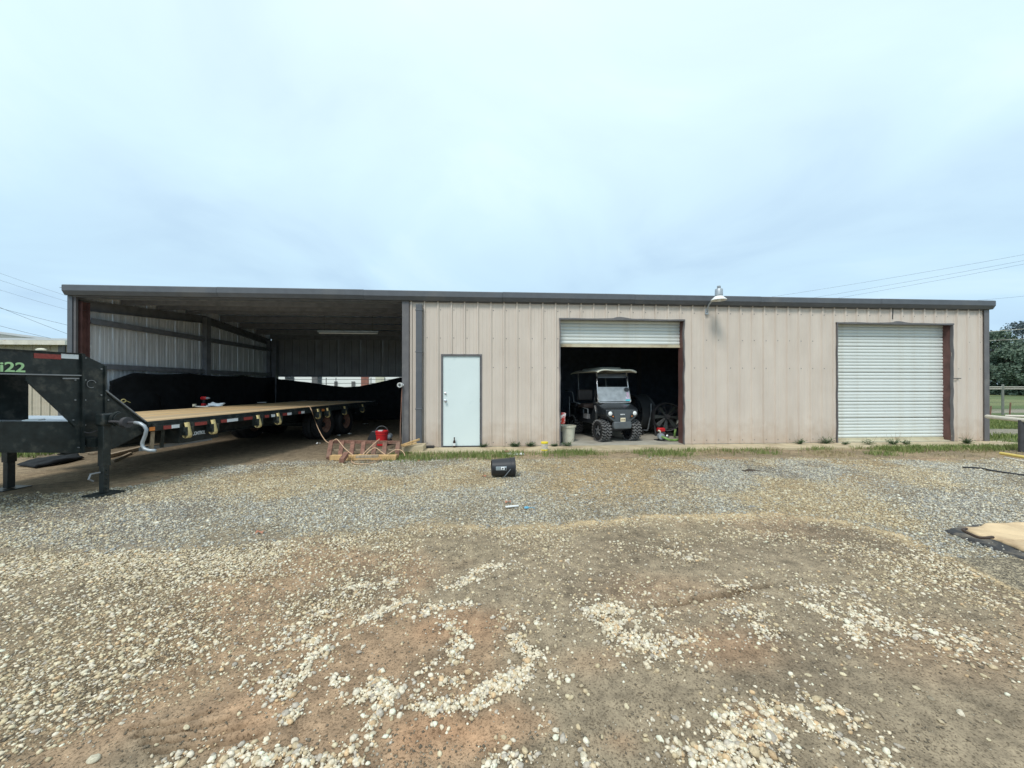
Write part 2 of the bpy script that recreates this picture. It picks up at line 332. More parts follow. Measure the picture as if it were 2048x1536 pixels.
# tyre prints in the mud (two families of parallel bars)
TRK = []
for k in range(4):
    a, b = GP(262+k*14, 1452+k*15), GP(425+k*32, 1418+k*14); TRK.append((a.x, a.y, b.x, b.y, .011))
for k in range(3):
    a, b = GP(1310+k*40, 1215-k*7), GP(1480+k*30, 1178-k*6); TRK.append((a.x, a.y, b.x, b.y, .018))
BX = [-900, -300, 0, 200, 500, 800, 1024, 1200, 1400, 1560, 1700, 1800, 1900, 2048, 2400, 3000]
BY = [1260, 1170, 1122, 1105, 1085, 1067, 1056, 1046, 1030, 1020, 1040, 1068, 1110, 1180, 1320, 1500]
UX = [-900, 0, 150, 300, 450, 600, 660, 850, 1500, 2048, 3000]
UY = [1010, 990, 985, 962, 930, 918, 920, 917, 916, 918, 930]
def fields(x, y):
    px, py, z = proj(x, y)
    wob = (fbm(x, y, .9, 3, 5)-.5)
    yb = np.interp(px, BX, BY) + wob*40*np.clip(4.5/z, .5, 2)
    yu = np.interp(px, UX, UY) + (fbm(x, y, 1.3, 3, 9)-.5)*12
    rw = 1-.75*sst(900, 1300, px)
    band = sst(-12*rw, 22*rw, yb-py+(fbm(x, y, 6, 3, 88)-.5)*40*rw)*sst(0, 5, py-yu)
    n2 = fbm(x, y, 1.6, 4, 21)
    holes = sst(.46, .60, fbm(x, y, .8, 4, 31))*sst(1030, 960, py)*sst(1000, 1150, px)*sst(2000, 1600, px)
    below = sst(-4, 8, py-yb)
    edge = below*sst(95, 5, py-yb)*sst(.38, .58, n2)*.75
    edge = np.maximum(edge, below*sst(30, 0, py-yb)*.5)
    line = np.interp(py, [1040, 1150, 1250, 1350, 1450, 1500, 1600], [980, 930, 800, 600, 300, 120, 0])
    trk = 0
    for (ax, ay, bx, by, w) in TRK:
        tx = np.clip(((x-ax)*(bx-ax)+(y-ay)*(by-ay))/((bx-ax)**2+(by-ay)**2), 0, 1); trk = np.maximum(trk, sst(.16, .06, np.hypot(x-ax-tx*(bx-ax), y-ay-tx*(by-ay))))
    left = (1-.85*trk)*below*sst(-60, 260, line-px)*(.25+.75*sst(.34, .55, n2))
    right = below*sst(1600, 1800, px)*sst(1290, 1200, py-(px-1800)*.12)*(.2+.65*sst(.42, .58, n2))*.8
    scat = below*(.10+.9*sst(.50, .66, fbm(x, y, 1.1, 4, 44)))*.42*sst(1500, 1120, py)
    st = np.zeros_like(px)
    wx = x+(fbm(x, y, 5, 4, 61, .65)-.5)*.26; wy = y+(fbm(x, y, 5, 4, 67, .65)-.5)*.26; gap = sst(.30, .48, fbm(x, y, 13, 2, 63))
    for (ax, ay, bx, by, w, k) in SEG:
        vx, vy = bx-ax, by-ay; t_ = np.clip(((wx-ax)*vx+(wy-ay)*vy)/(vx*vx+vy*vy+1e-9), 0, 1)
        dd = np.hypot(wx-ax-t_*vx, wy-ay-t_*vy); st = np.maximum(st, np.maximum(k*sst(w*1.15, w*.35, dd)*(.15+.85*gap), .14*sst(w*3.2, w*.8, dd)))
    return dict(px=px, py=py, z=z, band=band*(1-.75*holes), bandraw=band, holes=holes, below=below, left=left, edge=edge, right=right, scat=scat, st=st, n2=n2, yb=yb)
XP = WX(806)      # partition between the open bay and the closed shop
XL = WX(142); XR = WX(1973); DEP = 7.62
def height(x, y, f=None):
    if f is None: f = fields(x, y)
    h = (fbm(x, y, .35, 3, 1)-.5)*.05 + (fbm(x, y, 2.2, 3, 2)-.5)*.025 + (fbm(x, y, 14, 3, 3)-.5)*.009
    h = h + .012*np.exp(-((f['py']-f['yb'])/10)**2)
    for (ax, ay, bx, by, w) in TRK:
        vx, vy = bx-ax, by-ay; t_ = np.clip(((x-ax)*vx+(y-ay)*vy)/(vx*vx+vy*vy), 0, 1)
        q = t_*(1-t_)*.08; dd = np.hypot(x-ax-t_*vx, y-ay-t_*vy+q); h = h - .022*np.exp(-(dd/w)**2) + .006*np.exp(-((dd-2.2*w)/w)**2)
    bl = sst(-.95, -.45, y)                      # level out towards the slab
    slab = bl*(x > XP-.3)*(x < XR+.6)
    h = h*(1-slab) - .03*slab
    inside = (x > XP-.05)*(x < XR)*(y > -.02)*(y < DEP)
    h = np.where(inside > 0, -.08, h)
    far = np.hypot(x, y+D)
    return h - .02*sst(20, 60, far)

def axis(pts):
    o = []
    for a, b, st in pts: o += list(np.arange(a, b, st))
    return np.array(sorted(set(np.round(o, 4))))
gx = np.concatenate([-np.geomspace(500, 13, 26), axis([(-12.5, -5, .06), (-5, -2.2, .03), (-2.2, -.7, .012), (-.7, 5, .03), (5, 14.5, .06)]), np.geomspace(15, 500, 30)])
gy = np.concatenate([-np.geomspace(300, 9.5, 14), axis([(-8.9, -8, .2), (-8, -7.65, .025), (-7.65, -6.85, .011), (-6.85, -4.6, .025), (-4.6, -.4, .045), (-.4, 9, .3)]), np.geomspace(9.5, 900, 34)])
GX, GY = np.meshgrid(gx, gy); fx_, fy_ = GX.ravel(), GY.ravel()
fl = fields(fx_, fy_); gz = height(fx_, fy_, fl)
def lerp3(c, c2, m): return c*(1-m[:, None])+np.array(c2)*m[:, None]
mud = np.tile(np.array([.270, .226, .166]), (len(fx_), 1))
mud = lerp3(mud, (.36, .235, .15), sst(.56, .72, fbm(fx_, fy_, .8, 4, 71))*.6)          # reddish clay
mud = lerp3(mud, (.185, .152, .112), sst(.50, .72, fbm(fx_, fy_, 1.3, 4, 77))*.75)         # damp
mud = lerp3(mud, (.31, .265, .185), sst(.55, .7, fbm(fx_, fy_, .5, 3, 81))*.5)
grv = np.tile(np.array([.32, .295, .235]), (len(fx_), 1))  # gravel bed toned darker, as painted shade between its stones
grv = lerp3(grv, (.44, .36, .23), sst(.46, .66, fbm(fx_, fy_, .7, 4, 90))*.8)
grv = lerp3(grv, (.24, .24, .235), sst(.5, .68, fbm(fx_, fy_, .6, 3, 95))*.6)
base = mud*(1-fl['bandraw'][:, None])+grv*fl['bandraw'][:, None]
base = lerp3(base, (.46, .37, .23), fl['holes']*fl['bandraw']*.85)
base = lerp3(base, (.12, .10, .07), np.clip(fl['st']*1.2, 0, 1)*.7)  # ground painted dark under pebble patches, as shade between the stones
base = lerp3(base, (.52, .42, .27), np.exp(-((fl['py']-fl['yb'])/8)**2)*sst(650, 1150, fl['px'])*.85)   # sandy rim of the mud
pale = np.clip(fl['left']*.6+fl['right']*.5+fl['edge']*.4, 0, .7)
for (cx_, cy_, rr, kk) in ((940,1240,.22,.9),(1240,1475,.10,.8),(1440,1300,.25,.8),(860,1440,.10,.9),(1000,1445,.12,.8),(1330,1180,.4,.5),(1500,1440,.14,.8),(420,1440,.2,.6),(1900,1300,.4,.5),(1200,1320,.2,.5),(880,1480,.10,.7)):
    q_ = GP(cx_, cy_); dq = np.hypot((fx_-q_.x)*.55, fy_-q_.y)+(fbm(fx_, fy_, 3, 3, 41)-.5)*.2; base = lerp3(base, (.46, .27, .16), sst(rr, rr*.2, dq)*kk*.42)
base = lerp3(base, (.27, .22, .145), pale*.8)  # toned darker than the stones on it, shade of the gaps painted in
above = sst(4, -6, fl['py']-np.interp(fl['px'], UX, UY))
dirt2 = np.tile(np.array([.30, .24, .165]), (len(fx_), 1)); dirt2 = lerp3(dirt2, (.20, .165, .115), sst(.45, .65, fbm(fx_, fy_, 1.2, 4, 14))*.8)
base = base*(1-above[:, None])+dirt2*above[:, None]
# dark ground in the open bay
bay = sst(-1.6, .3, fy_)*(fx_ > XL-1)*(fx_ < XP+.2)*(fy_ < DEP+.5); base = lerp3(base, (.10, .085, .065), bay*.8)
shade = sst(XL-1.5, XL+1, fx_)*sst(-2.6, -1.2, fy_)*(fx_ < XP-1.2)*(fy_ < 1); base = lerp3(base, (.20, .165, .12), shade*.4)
for (ax, ay, bx, by, w) in TRK:
    vx, vy = bx-ax, by-ay; t_ = np.clip(((fx_-ax)*vx+(fy_-ay)*vy)/(vx*vx+vy*vy), 0, 1)
    dd = np.hypot(fx_-ax-t_*vx, fy_-ay-t_*vy+t_*(1-t_)*.08); base = lerp3(base, (.12, .09, .06), np.exp(-(dd/(w*1.3))**2)*.7)  # grooves darkened in colour, standing in for shade in the shallow prints
# meadow beyond the building
lawn = np.clip(((fx_ > XR+.25)*(fy_ > -.9)+(fy_ > DEP+.3)+(fx_ < XL-.5)*(fy_ > -.2+fx_*0)+(np.hypot(fx_, fy_+D) > 22)), 0, 1).astype(float)
lawnc = lerp3(np.tile(np.array([.105, .15, .055]), (len(fx_), 1)), (.20, .22, .10), sst(.4, .65, fbm(fx_, fy_, .25, 4, 55)))
zz = fl['z']; lane = ((zz > 10.6)*(zz < 12.5)+(zz > 20)*(zz < 22.5))*(fx_ > XR)*(sst(.3, .5, fbm(fx_, fy_, .8, 3, 8)))
lawnc = lerp3(lawnc, (.30, .27, .22), np.clip(lane, 0, 1)*.9)
base = base*(1-lawn[:, None])+lawnc*lawn[:, None]
base = np.where(lawn[:, None] > 0, base, np.clip(base*np.array([1.20, 1.165, 1.10]), 0, .75))
me = bpy.data.meshes.new("ground"); nx, ny = len(gx), len(gy)
me.vertices.add(nx*ny); me.vertices.foreach_set("co", np.stack([fx_, fy_, gz], 1).astype(np.float32).ravel())
ii, jj = np.meshgrid(np.arange(nx-1), np.arange(ny-1)); a_ = (jj*nx+ii).ravel()
qf = np.stack([a_, a_+1, a_+nx+1, a_+nx], 1).astype(np.int32)
me.loops.add(qf.size); me.loops.foreach_set("vertex_index", qf.ravel()); me.polygons.add(len(qf))
me.polygons.foreach_set("loop_start", np.arange(0, qf.size, 4, dtype=np.int32)); me.update(calc_edges=True); me.shade_smooth()
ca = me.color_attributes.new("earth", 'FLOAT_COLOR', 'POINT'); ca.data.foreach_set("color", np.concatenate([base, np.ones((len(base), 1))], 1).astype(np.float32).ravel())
gv = me.attributes.new("pebbly", 'FLOAT', 'POINT')
peb = np.clip(fl['bandraw']+fl['left']*.8+fl['right']*.7+fl['edge']*.6+fl['st']*.7, 0, 1)*(1-lawn)
gv.data.foreach_set("value", peb.astype(np.float32))
def ground_mat():
    m = bpy.data.materials.new("yard_earth"); m.use_nodes = True; t = m.node_tree; L = t.links.new
    b = t.nodes['Principled BSDF']; b.inputs['Roughness'].default_value = .9; b.inputs['Specular IOR Level'].default_value = .25
    at = t.nodes.new('ShaderNodeAttribute'); at.attribute_name = 'earth'; pb = t.nodes.new('ShaderNodeAttribute'); pb.attribute_name = 'pebbly'
    g = t.nodes.new('ShaderNodeNewGeometry')
    def noise(sc, det=6, ro=.6):
        n = t.nodes.new('ShaderNodeTexNoise'); n.inputs['Scale'].default_value = sc; n.inputs['Detail'].default_value = det; n.inputs['Roughness'].default_value = ro; L(g.outputs['Position'], n.inputs['Vector']); return n
    def ramp(src, p0, c0, p1, c1):
        r = t.nodes.new('ShaderNodeValToRGB'); e = r.color_ramp.elements; e[0].position = p0; e[1].position = p1; e[0].color = (*c0, 1); e[1].color = (*c1, 1); L(src, r.inputs[0]); return r
    def mixc(a, b2, fac=1, bt='MULTIPLY'):
        x = t.nodes.new('ShaderNodeMix'); x.data_type = 'RGBA'; x.blend_type = bt
        if isinstance(fac, (int, float)): x.inputs[0].default_value = fac
        else: L(fac, x.inputs[0])
        L(a, x.inputs[6]); L(b2, x.inputs[7]); return x
    nA = noise(9, 8, .7); rA = ramp(nA.outputs[0], .32, (.55, .54, .53), .68, (1.32, 1.30, 1.27)); c = mixc(at.outputs['Color'], rA.outputs[0])
    nB = noise(95, 4, .7); rB = ramp(nB.outputs[0], .36, (.30, .28, .25), .50, (1.08, 1.08, 1.08)); c = mixc(c.outputs[2], rB.outputs[0], .8)  # second ramp paints dark specks in place of tiny stone shadows
    # fine pebbles in the gravel areas
    v = t.nodes.new('ShaderNodeTexVoronoi'); v.inputs['Scale'].default_value = 62; L(g.outputs['Position'], v.inputs['Vector'])
    hs = t.nodes.new('ShaderNodeSeparateColor'); L(v.outputs['Color'], hs.inputs[0])
    vr = ramp(hs.outputs[0], .0, (.52, .52, .54), 1, (1.62, 1.56, 1.46)); cg = mixc(c.outputs[2], vr.outputs[0], pb.outputs['Fac'])
    v2 = t.nodes.new('ShaderNodeTexVoronoi'); v2.feature = 'DISTANCE_TO_EDGE'; v2.inputs['Scale'].default_value = 62; L(g.outputs['Position'], v2.inputs['Vector'])
    er = ramp(v2.outputs['Distance'], .0, (.22, .20, .18), .17, (1, 1, 1)); cg = mixc(cg.outputs[2], er.outputs[0], pb.outputs['Fac'])  # pebble rims darkened, shade in the gaps put into the colour
    L(cg.outputs[2], b.inputs['Base Color'])
    mh = t.nodes.new('ShaderNodeMath'); mh.operation = 'MULTIPLY'; L(v2.outputs['Distance'], mh.inputs[0]); L(pb.outputs['Fac'], mh.inputs[1])
    m2 = t.nodes.new('ShaderNodeMath'); m2.operation = 'MULTIPLY_ADD'; m2.inputs[1].default_value = .6; L(nB.outputs[0], m2.inputs[0]); L(mh.outputs[0], m2.inputs[2])
    m3 = t.nodes.new('ShaderNodeMath'); m3.operation = 'MULTIPLY_ADD'; m3.inputs[1].default_value = .8; L(nA.outputs[0], m3.inputs[0]); L(m2.outputs[0], m3.inputs[2])
    bp = t.nodes.new('ShaderNodeBump'); bp.inputs['Strength'].default_value = .8; bp.inputs['Distance'].default_value = .014; L(m3.outputs[0], bp.inputs['Height']); L(bp.outputs[0], b.inputs['Normal'])
    return m
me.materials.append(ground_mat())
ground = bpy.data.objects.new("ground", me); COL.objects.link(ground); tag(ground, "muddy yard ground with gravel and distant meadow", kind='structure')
if 'category' in ground: del ground['category']

# ------------------------------------------------------------------ stones
def stone_mat():
    m = bpy.data.materials.new("pebble"); m.use_nodes = True; t = m.node_tree; b = t.nodes['Principled BSDF']
    b.inputs['Roughness'].default_value = .8; b.inputs['Specular IOR Level'].default_value = .3
    at = t.nodes.new('ShaderNodeAttribute'); at.attribute_name = 'tone'
    n = t.nodes.new('ShaderNodeTexNoise'); n.inputs['Scale'].default_value = 120; n.inputs['Detail'].default_value = 4
    g = t.nodes.new('ShaderNodeNewGeometry'); t.links.new(g.outputs['Position'], n.inputs['Vector'])
    r = t.nodes.new('ShaderNodeValToRGB'); e = r.color_ramp.elements; e[0].position = .3; e[1].position = .65; e[0].color = (.72, .70, .66, 1); e[1].color = (1.06, 1.05, 1.04, 1)
    t.links.new(n.outputs[0], r.inputs[0]); mx_ = t.nodes.new('ShaderNodeMix'); mx_.data_type = 'RGBA'; mx_.blend_type = 'MULTIPLY'; mx_.inputs[0].default_value = 1
    t.links.new(at.outputs['Color'], mx_.inputs[6]); t.links.new(r.outputs[0], mx_.inputs[7]); t.links.new(mx_.outputs[2], b.inputs['Base Color'])
    return m
M_STONE = stone_mat()
phi = (1+5**.5)/2
ICO_V = np.array([(-1, phi, 0), (1, phi, 0), (-1, -phi, 0), (1, -phi, 0), (0, -1, phi), (0, 1, phi), (0, -1, -phi), (0, 1, -phi), (phi, 0, -1), (phi, 0, 1), (-phi, 0, -1), (-phi, 0, 1)])/math.sqrt(1+phi*phi)
ICO_F = np.array([(0, 11, 5), (0, 5, 1), (0, 1, 7), (0, 7, 10), (0, 10, 11), (1, 5, 9), (5, 11, 4), (11, 10, 2), (10, 7, 6), (7, 1, 8), (3, 9, 4), (3, 4, 2), (3, 2, 6), (3, 6, 8), (3, 8, 9), (4, 9, 5), (2, 4, 11), (6, 2, 10), (8, 6, 7), (9, 8, 1)])
OCT_V = np.array([(1, 0, 0), (-1, 0, 0), (0, 1, 0), (0, -1, 0), (0, 0, 1), (0, 0, -1.)])
OCT_F = np.array([(0, 2, 4), (2, 1, 4), (1, 3, 4), (3, 0, 4), (2, 0, 5), (1, 2, 5), (3, 1, 5), (0, 3, 5)])
def stones_mesh(name, x, y, z, s, tone, V, Fc, smooth=True):
    n = len(x); k = len(V)
    P = V[None]*(1+RNG.normal(0, .17, (n, k, 1)))
    sc = np.stack([s*RNG.uniform(.75, 1.25, n), s*RNG.uniform(.6, 1.0, n), s*RNG.uniform(.4, .75, n)], 1); P = P*sc[:, None, :]
    a = RNG.uniform(0, 6.283, n); ti = RNG.normal(0, .25, n)
    X, Y, Z = P[..., 0], P[..., 1], P[..., 2]
    Y, Z = Y*np.cos(ti)[:, None]-Z*np.sin(ti)[:, None], Y*np.sin(ti)[:, None]+Z*np.cos(ti)[:, None]
    X, Y = X*np.cos(a)[:, None]-Y*np.sin(a)[:, None], X*np.sin(a)[:, None]+Y*np.cos(a)[:, None]
    co = np.stack([X+x[:, None], Y+y[:, None], Z+(z+s*.18)[:, None]], 2).reshape(-1, 3).astype(np.float32)
    fs = (Fc[None]+(np.arange(n)*k)[:, None, None]).reshape(-1, 3).astype(np.int32)
    m = bpy.data.meshes.new(name); m.vertices.add(len(co)); m.vertices.foreach_set("co", co.ravel())
    m.loops.add(fs.size); m.loops.foreach_set("vertex_index", fs.ravel()); m.polygons.add(len(fs)); m.polygons.foreach_set("loop_start", np.arange(0, fs.size, 3, dtype=np.int32))
    m.update(calc_edges=True)
    if smooth: m.shade_smooth()
    c = m.color_attributes.new("tone", 'FLOAT_COLOR', 'POINT'); tt = np.repeat(np.concatenate([tone, np.ones((n, 1))], 1), k, 0).astype(np.float32); c.data.foreach_set("color", tt.ravel())
    m.materials.append(M_STONE); return m
def tones(n, kind):
    K = 1.22 if kind == 'grey' else 1.14
    if kind == 'grey': pal = np.array([(.36, .36, .33), (.47, .46, .39), (.27, .275, .265), (.54, .51, .41), (.43, .38, .28), (.62, .60, .51)]); p = [.26, .22, .2, .14, .1, .08]
    elif kind == 'tan': pal = np.array([(.52, .44, .29), (.42, .35, .24), (.60, .53, .37), (.31, .27, .20), (.66, .61, .47)]); p = [.3, .22, .2, .16, .12]
    else: pal = np.array([(.60, .53, .40), (.68, .62, .50), (.50, .41, .27), (.42, .38, .32), (.55, .40, .24)]); p = [.34, .3, .16, .12, .08]
    c = pal[RNG.choice(len(pal), n, p=p)]*K; return np.clip(c*RNG.uniform(.8, 1.15, (n, 1)), .03, .8)
def sample(n, zmin, zmax):
    z = np.sqrt(RNG.uniform(zmin**2, zmax**2, n)); X = RNG.uniform(-1.48, 1.48, n)*z
    return X*CS+z*SN, -D-X*SN+z*CS
# a) grey crushed gravel band
x, y = sample(430000, 3.2, 8.0); f = fields(x, y); keep = (RNG.random(len(x)) < f['band']*.60*(.35+.65*sst(.36, .52, f['n2']))) & (y < -.95); x, y = x[keep], y[keep]
f = fields(x, y); tanm = RNG.random(len(x)) < (sst(.44, .62, fbm(x, y, .7, 4, 90))*.75+.12+.5*sst(420, 100, f['px'])*sst(.3, .5, fbm(x, y, .9, 3, 19)))
tn = tones(len(x), 'grey'); tt = tones(len(x), 'tan'); tn[tanm] = tt[tanm]
s = np.clip(RNG.lognormal(math.log(.0085), .42, len(x)), .004, .024); hz = height(x, y, f)
o = bpy.data.objects.new("gravel", stones_mesh("gravel", x, y, hz, s, tn, OCT_V, OCT_F)); COL.objects.link(o)
tag(o, "grey crushed gravel spread in a wide band before the building", None, kind='stuff'); NB = len(x)
# b) tan gravel of the foreground mud
x, y = sample(300000, 1.15, 4.9); f = fields(x, y); dens = np.clip(f['left']*.5+f['edge']*.55+f['right']*.42+f['scat']*.30, 0, 1)
keep = RNG.random(len(x)) < dens; x, y = x[keep], y[keep]; f = fields(x, y)
tn = tones(len(x), 'tan'); tt = tones(len(x), 'cream'); cm = RNG.random(len(x)) < .5; tn[cm] = tt[cm]
s = np.clip(RNG.lognormal(math.log(.0058), .5, len(x)), .0024, .016); hz = height(x, y, f)
o = bpy.data.objects.new("gravel", stones_mesh("gravel", x, y, hz, s, tn, ICO_V, ICO_F, False)); COL.objects.link(o)
tag(o, "tan gravel pressed into the mud nearest the viewer", None, kind='stuff'); NC = len(x)
# c) pale pebble patches
x, y = sample(520000, 1.15, 3.6); f = fields(x, y); keep = RNG.random(len(x)) < f['st']**1.3*.62; x, y = x[keep], y[keep]; f = fields(x, y)
s = np.clip(RNG.lognormal(math.log(.0066), .48, len(x)), .0028, .019); hz = height(x, y, f)
o = bpy.data.objects.new("pebbles", stones_mesh("pebbles", x, y, hz+RNG.uniform(-.002, .003, len(x)), s, tones(len(x), 'cream'), ICO_V, ICO_F, False)); COL.objects.link(o)
tag(o, "pale cream pebbles heaped in patches on the foreground mud", None, kind='stuff'); ND = len(x)
# d) crumbs of earth and grit on the mud, doubling as painted stone shadows
x, y = sample(150000, 1.15, 4.6); f = fields(x, y); keep = RNG.random(len(x)) < f['below']*(.15+.5*sst(.45, .65, fbm(x, y, 1.7, 4, 101))); x, y = x[keep], y[keep]; f = fields(x, y)
tn = np.array([(.20, .165, .12), (.14, .12, .09), (.30, .25, .18), (.42, .38, .30)])[RNG.choice(4, len(x), p=[.4, .3, .2, .1])]  # mostly dark tones, painted in place of small stone shadows
s = np.clip(RNG.lognormal(math.log(.0042), .4, len(x)), .002, .012); o = bpy.data.objects.new("grit", stones_mesh("grit", x, y, height(x, y, f), s, tn, OCT_V, OCT_F)); COL.objects.link(o)
tag(o, "grit and crumbs of earth over the mud, toned dark as tiny stone shadows", None, kind='stuff')
print("stones", NB, NC, ND)
# e) single larger stones, each a piece of the ground
protos = []
SUB = []
bm_v = [Vector(v) for v in ICO_V]
for k in range(10):
    mid = {}; vs = [v.copy() for v in bm_v]; fs = []
    def mp_(a, b):
        key = (min(a, b), max(a, b))
        if key not in mid: mid[key] = len(vs); vs.append(((vs[a]+vs[b])/2).normalized())
        return mid[key]
    for (a, b, c) in ICO_F.tolist():
        ab, bc, ca_ = mp_(a, b), mp_(b, c), mp_(c, a); fs += [(a, ab, ca_), (b, bc, ab), (c, ca_, bc), (ab, bc, ca_)]
    pl = [(Vector(RNG.normal(size=3)).normalized(), RNG.uniform(.55, .85)) for _ in range(7)]
    q = []
    for v in vs:
        v = v.copy()
        for nrm, dd in pl:
            e = v.dot(nrm)-dd
            if e > 0: v -= nrm*e
        q.append((v.x*1.1, v.y*.85, v.z*.62))
    b = MB(); b.v = q; b.f = fs
    me2 = bpy.data.meshes.new("stone"); me2.from_pydata(q, [], fs); me2.shade_smooth(); me2.set_sharp_from_angle(angle=R(42))
    c = me2.color_attributes.new("tone", 'FLOAT_COLOR', 'POINT'); t3 = tones(1, 'tan' if k % 3 else 'cream')[0]*.85; c.data.foreach_set("color", np.tile([*t3, 1], len(q)).astype(np.float32))
    me2.materials.append(M_STONE); protos.append(me2)
LOOSE = [(1170,1378,.03),(1141,1393,.028),(1126,1350,.028),(1112,1350,.022),(1105,1358,.024),(1118,1362,.03),(1095,1370,.02),(1145,1350,.03),(1253,1410,.028),(1350,1438,.034),(1313,1342,.03),(1356,1341,.028),(1322,1316,.03),(1380,1308,.022),(1346,1335,.018),
 (1455,1402,.024),(1468,1404,.024),(1515,1408,.024),(1520,1440,.03),(1542,1480,.045),(1510,1510,.05),(1557,1450,.03),(1405,1540,.04),(1334,1480,.022),(1357,1485,.034),(1176,1385,.018),(1643,1278,.02),(1608,1282,.02),(1616,1352,.024),(1648,1350,.018),(1190,1163,.022),(1088,1157,.02),(1290,1138,.018),
 (590,1473,.03),(580,1500,.028),(670,1483,.03),(440,1548,.05),(190,1515,.05),(375,1450,.028),(360,1492,.03),(515,1355,.028),(230,1302,.03),(300,1303,.03),(630,1370,.025),(870,1370,.02),(880,1500,.025),(1060,1510,.022),(1166,1508,.03),(1172,1520,.03),(1160,1498,.022),
 (840,1320,.02),(1000,1230,.02),(700,1160,.025),(620,1130,.02),(1240,1245,.02),(1500,1225,.028),(1492,1220,.035),(1310,1300,.026),(1280,1298,.028),(1225,1262,.026),(1330,1302,.03),(1965,1355,.03),(1880,1445,.03),(1920,1428,.035),(1760,1400,.028),(1750,1390,.024)]
for i in range(190):
    z = 1.25+2.1*random.random()**1.3; p = PZ(CX+random.uniform(-1.4, 1.4)*F, z); LOOSE.append((*[float(v) for v in proj(p.x, p.y)[:2]], random.uniform(.012, .028)))
for i, (px, py, s) in enumerate(LOOSE):
    s *= .50
    p = GP(px, py); hh = float(height(np.array([p.x]), np.array([p.y]))[0])
    o = bpy.data.objects.new("stone", protos[i % 10]); COL.objects.link(o); o.parent = ground
    o.location = (p.x, p.y, hh+s*.22); o.scale = (s*random.uniform(.85, 1.15), s, s*random.uniform(.8, 1.1)); o.rotation_euler = (random.uniform(-.3, .3), random.uniform(-.3, .3), random.uniform(0, 6.28))

# ------------------------------------------------------------------ slabs
def rough_edge(x0, x1, y0f, y1, z0, z1, n=90):
    b = MB(); top = []
    for i in range(n+1):
        x_ = x0+(x1-x0)*i/n; top.append((x_, y0f(x_)))
    vs = [(x_, y_, z1) for x_, y_ in top]+[(x_, y1, z1) for x_, _ in top]+[(x_, y_, z0) for x_, y_ in top]; m_ = n+1
    b.add(vs, [(i, i+1, m_+i+1, m_+i) for i in range(n)]+[(i, 2*m_+i, 2*m_+i+1, i+1) for i in range(n)])
    return b
o = rough_edge(WX(835), XR+.35, lambda x_: -.62-.12*float(fbm(np.array([x_]), np.array([0.]), 1.2, 4, 33)[0])+(.1 if x_ > XR-.3 else 0), -.004, -.1, .022).obj("apron", M_APRON)
tag(o, "sandy stained concrete apron along the shop wall", kind='structure')
b = MB(); b.box(XP+.02, XR-.02, .0, DEP-.02, -.07, .03); o = b.obj("shop_floor", M_CONC); tag(o, "concrete shop floor slab", kind='structure')

# ------------------------------------------------------------------ the metal building
EAVE = 3.60; FAS = 3.44
B = root("metal_building", "long tan metal building with open bay, white door and two roll-up doors", "building", (0, 0, 0))
def part(b, name, m, label=None, parent=None, **k):
    o = b.obj(name, m, parent or B, **k)
    if label: o['label'] = label
    return o
RIDGE = 3.46+DEP/2/12
def roofz(y): return 3.46+min(y, DEP-y)/12
# front wall panels: 0.914 m sheets with three ribs each; openings cut out
O_DOOR = (WX(882), WX(964), 2.175); O_R1 = (WX(1119.5), WX(1367), WH(1240, 638)); O_R2 = (WX(1672.5), WX(1903), WH(1780, 646))
OPEN = [O_DOOR, O_R1, O_R2]
def rib_profile(xa, xb, p=.3048, hgt=.032, phase=0, minor=True):
    pts = []; k0 = math.floor((xa-phase)/p)-1; k1 = math.ceil((xb-phase)/p)+1
    for k in range(k0, k1+1):
        c = phase+k*p
        pts += [(c-.030, 0), (c-.013, hgt), (c+.013, hgt), (c+.030, 0)]
        if minor:
            for q in (.105, .2):
                pts += [(c+q-.012, 0), (c+q-.005, .005), (c+q+.005, .005), (c+q+.012, 0)]
    xs = sorted(set([xa, xb]+[q[0] for q in pts if xa < q[0] < xb])); P = sorted(pts)
    px_ = [q[0] for q in P]; py_ = [q[1] for q in P]
    return [(x_, float(np.interp(x_, px_, py_))) for x_ in xs]
def panel_strip(b, xa, xb, z0, z1, y=0, sgn=-1, th=.004, along='x', fn=None, **k):
    pr = rib_profile(xa, xb, **k); n = len(pr)
    nz = 1
    def P(x_, d, z_): 
        z_ = fn(x_) if (fn and z_ is None) else z_
        return (x_, y+sgn*d, z_) if along == 'x' else (y+sgn*d, x_, z_)
    vs = [P(x_, d+.002, z0) for x_, d in pr]+[P(x_, d+.002, z1) for x_, d in pr]+[P(x_, d-.002, z0) for x_, d in pr]+[P(x_, d-.002, z1) for x_, d in pr]
    fs = []
    for i in range(n-1): fs += [(i, i+1, n+i+1, n+i), (2*n+i, 3*n+i, 3*n+i+1, 2*n+i+1), (i, 2*n+i, 2*n+i+1, i+1), (n+i, n+i+1, 3*n+i+1, 3*n+i)]
    fs += [(0, n, 3*n, 2*n), (n-1, 3*n-1, 4*n-1, 2*n-1)]
    b.add(vs, fs)
XW0 = WX(819); PH = WX(846)+.04
def wall_band(xa, xb, name="wall_panel"):
    segs = []; x_ = xa; cuts = sorted([c for c in [o_[0] for o_ in OPEN]+[o_[1] for o_ in OPEN] if xa < c < xb]); pts = [xa]+cuts+[xb]
    b = MB()
    for a, c in zip(pts[:-1], pts[1:]):
        if c-a < .004: continue
        mid = (a+c)/2; z0 = .035
        for o_ in OPEN:
            if o_[0] <= mid <= o_[1]: z0 = o_[2]
        panel_strip(b, a, c, z0, 3.5, phase=PH)
    part(b, name, M_WALL, smooth=30)
k = 0; x_ = XW0; edges = [XW0]
nxt = PH+.9144-.03
while nxt < XR-.10: edges.append(nxt); nxt += .9144
edges.append(XR-.06)
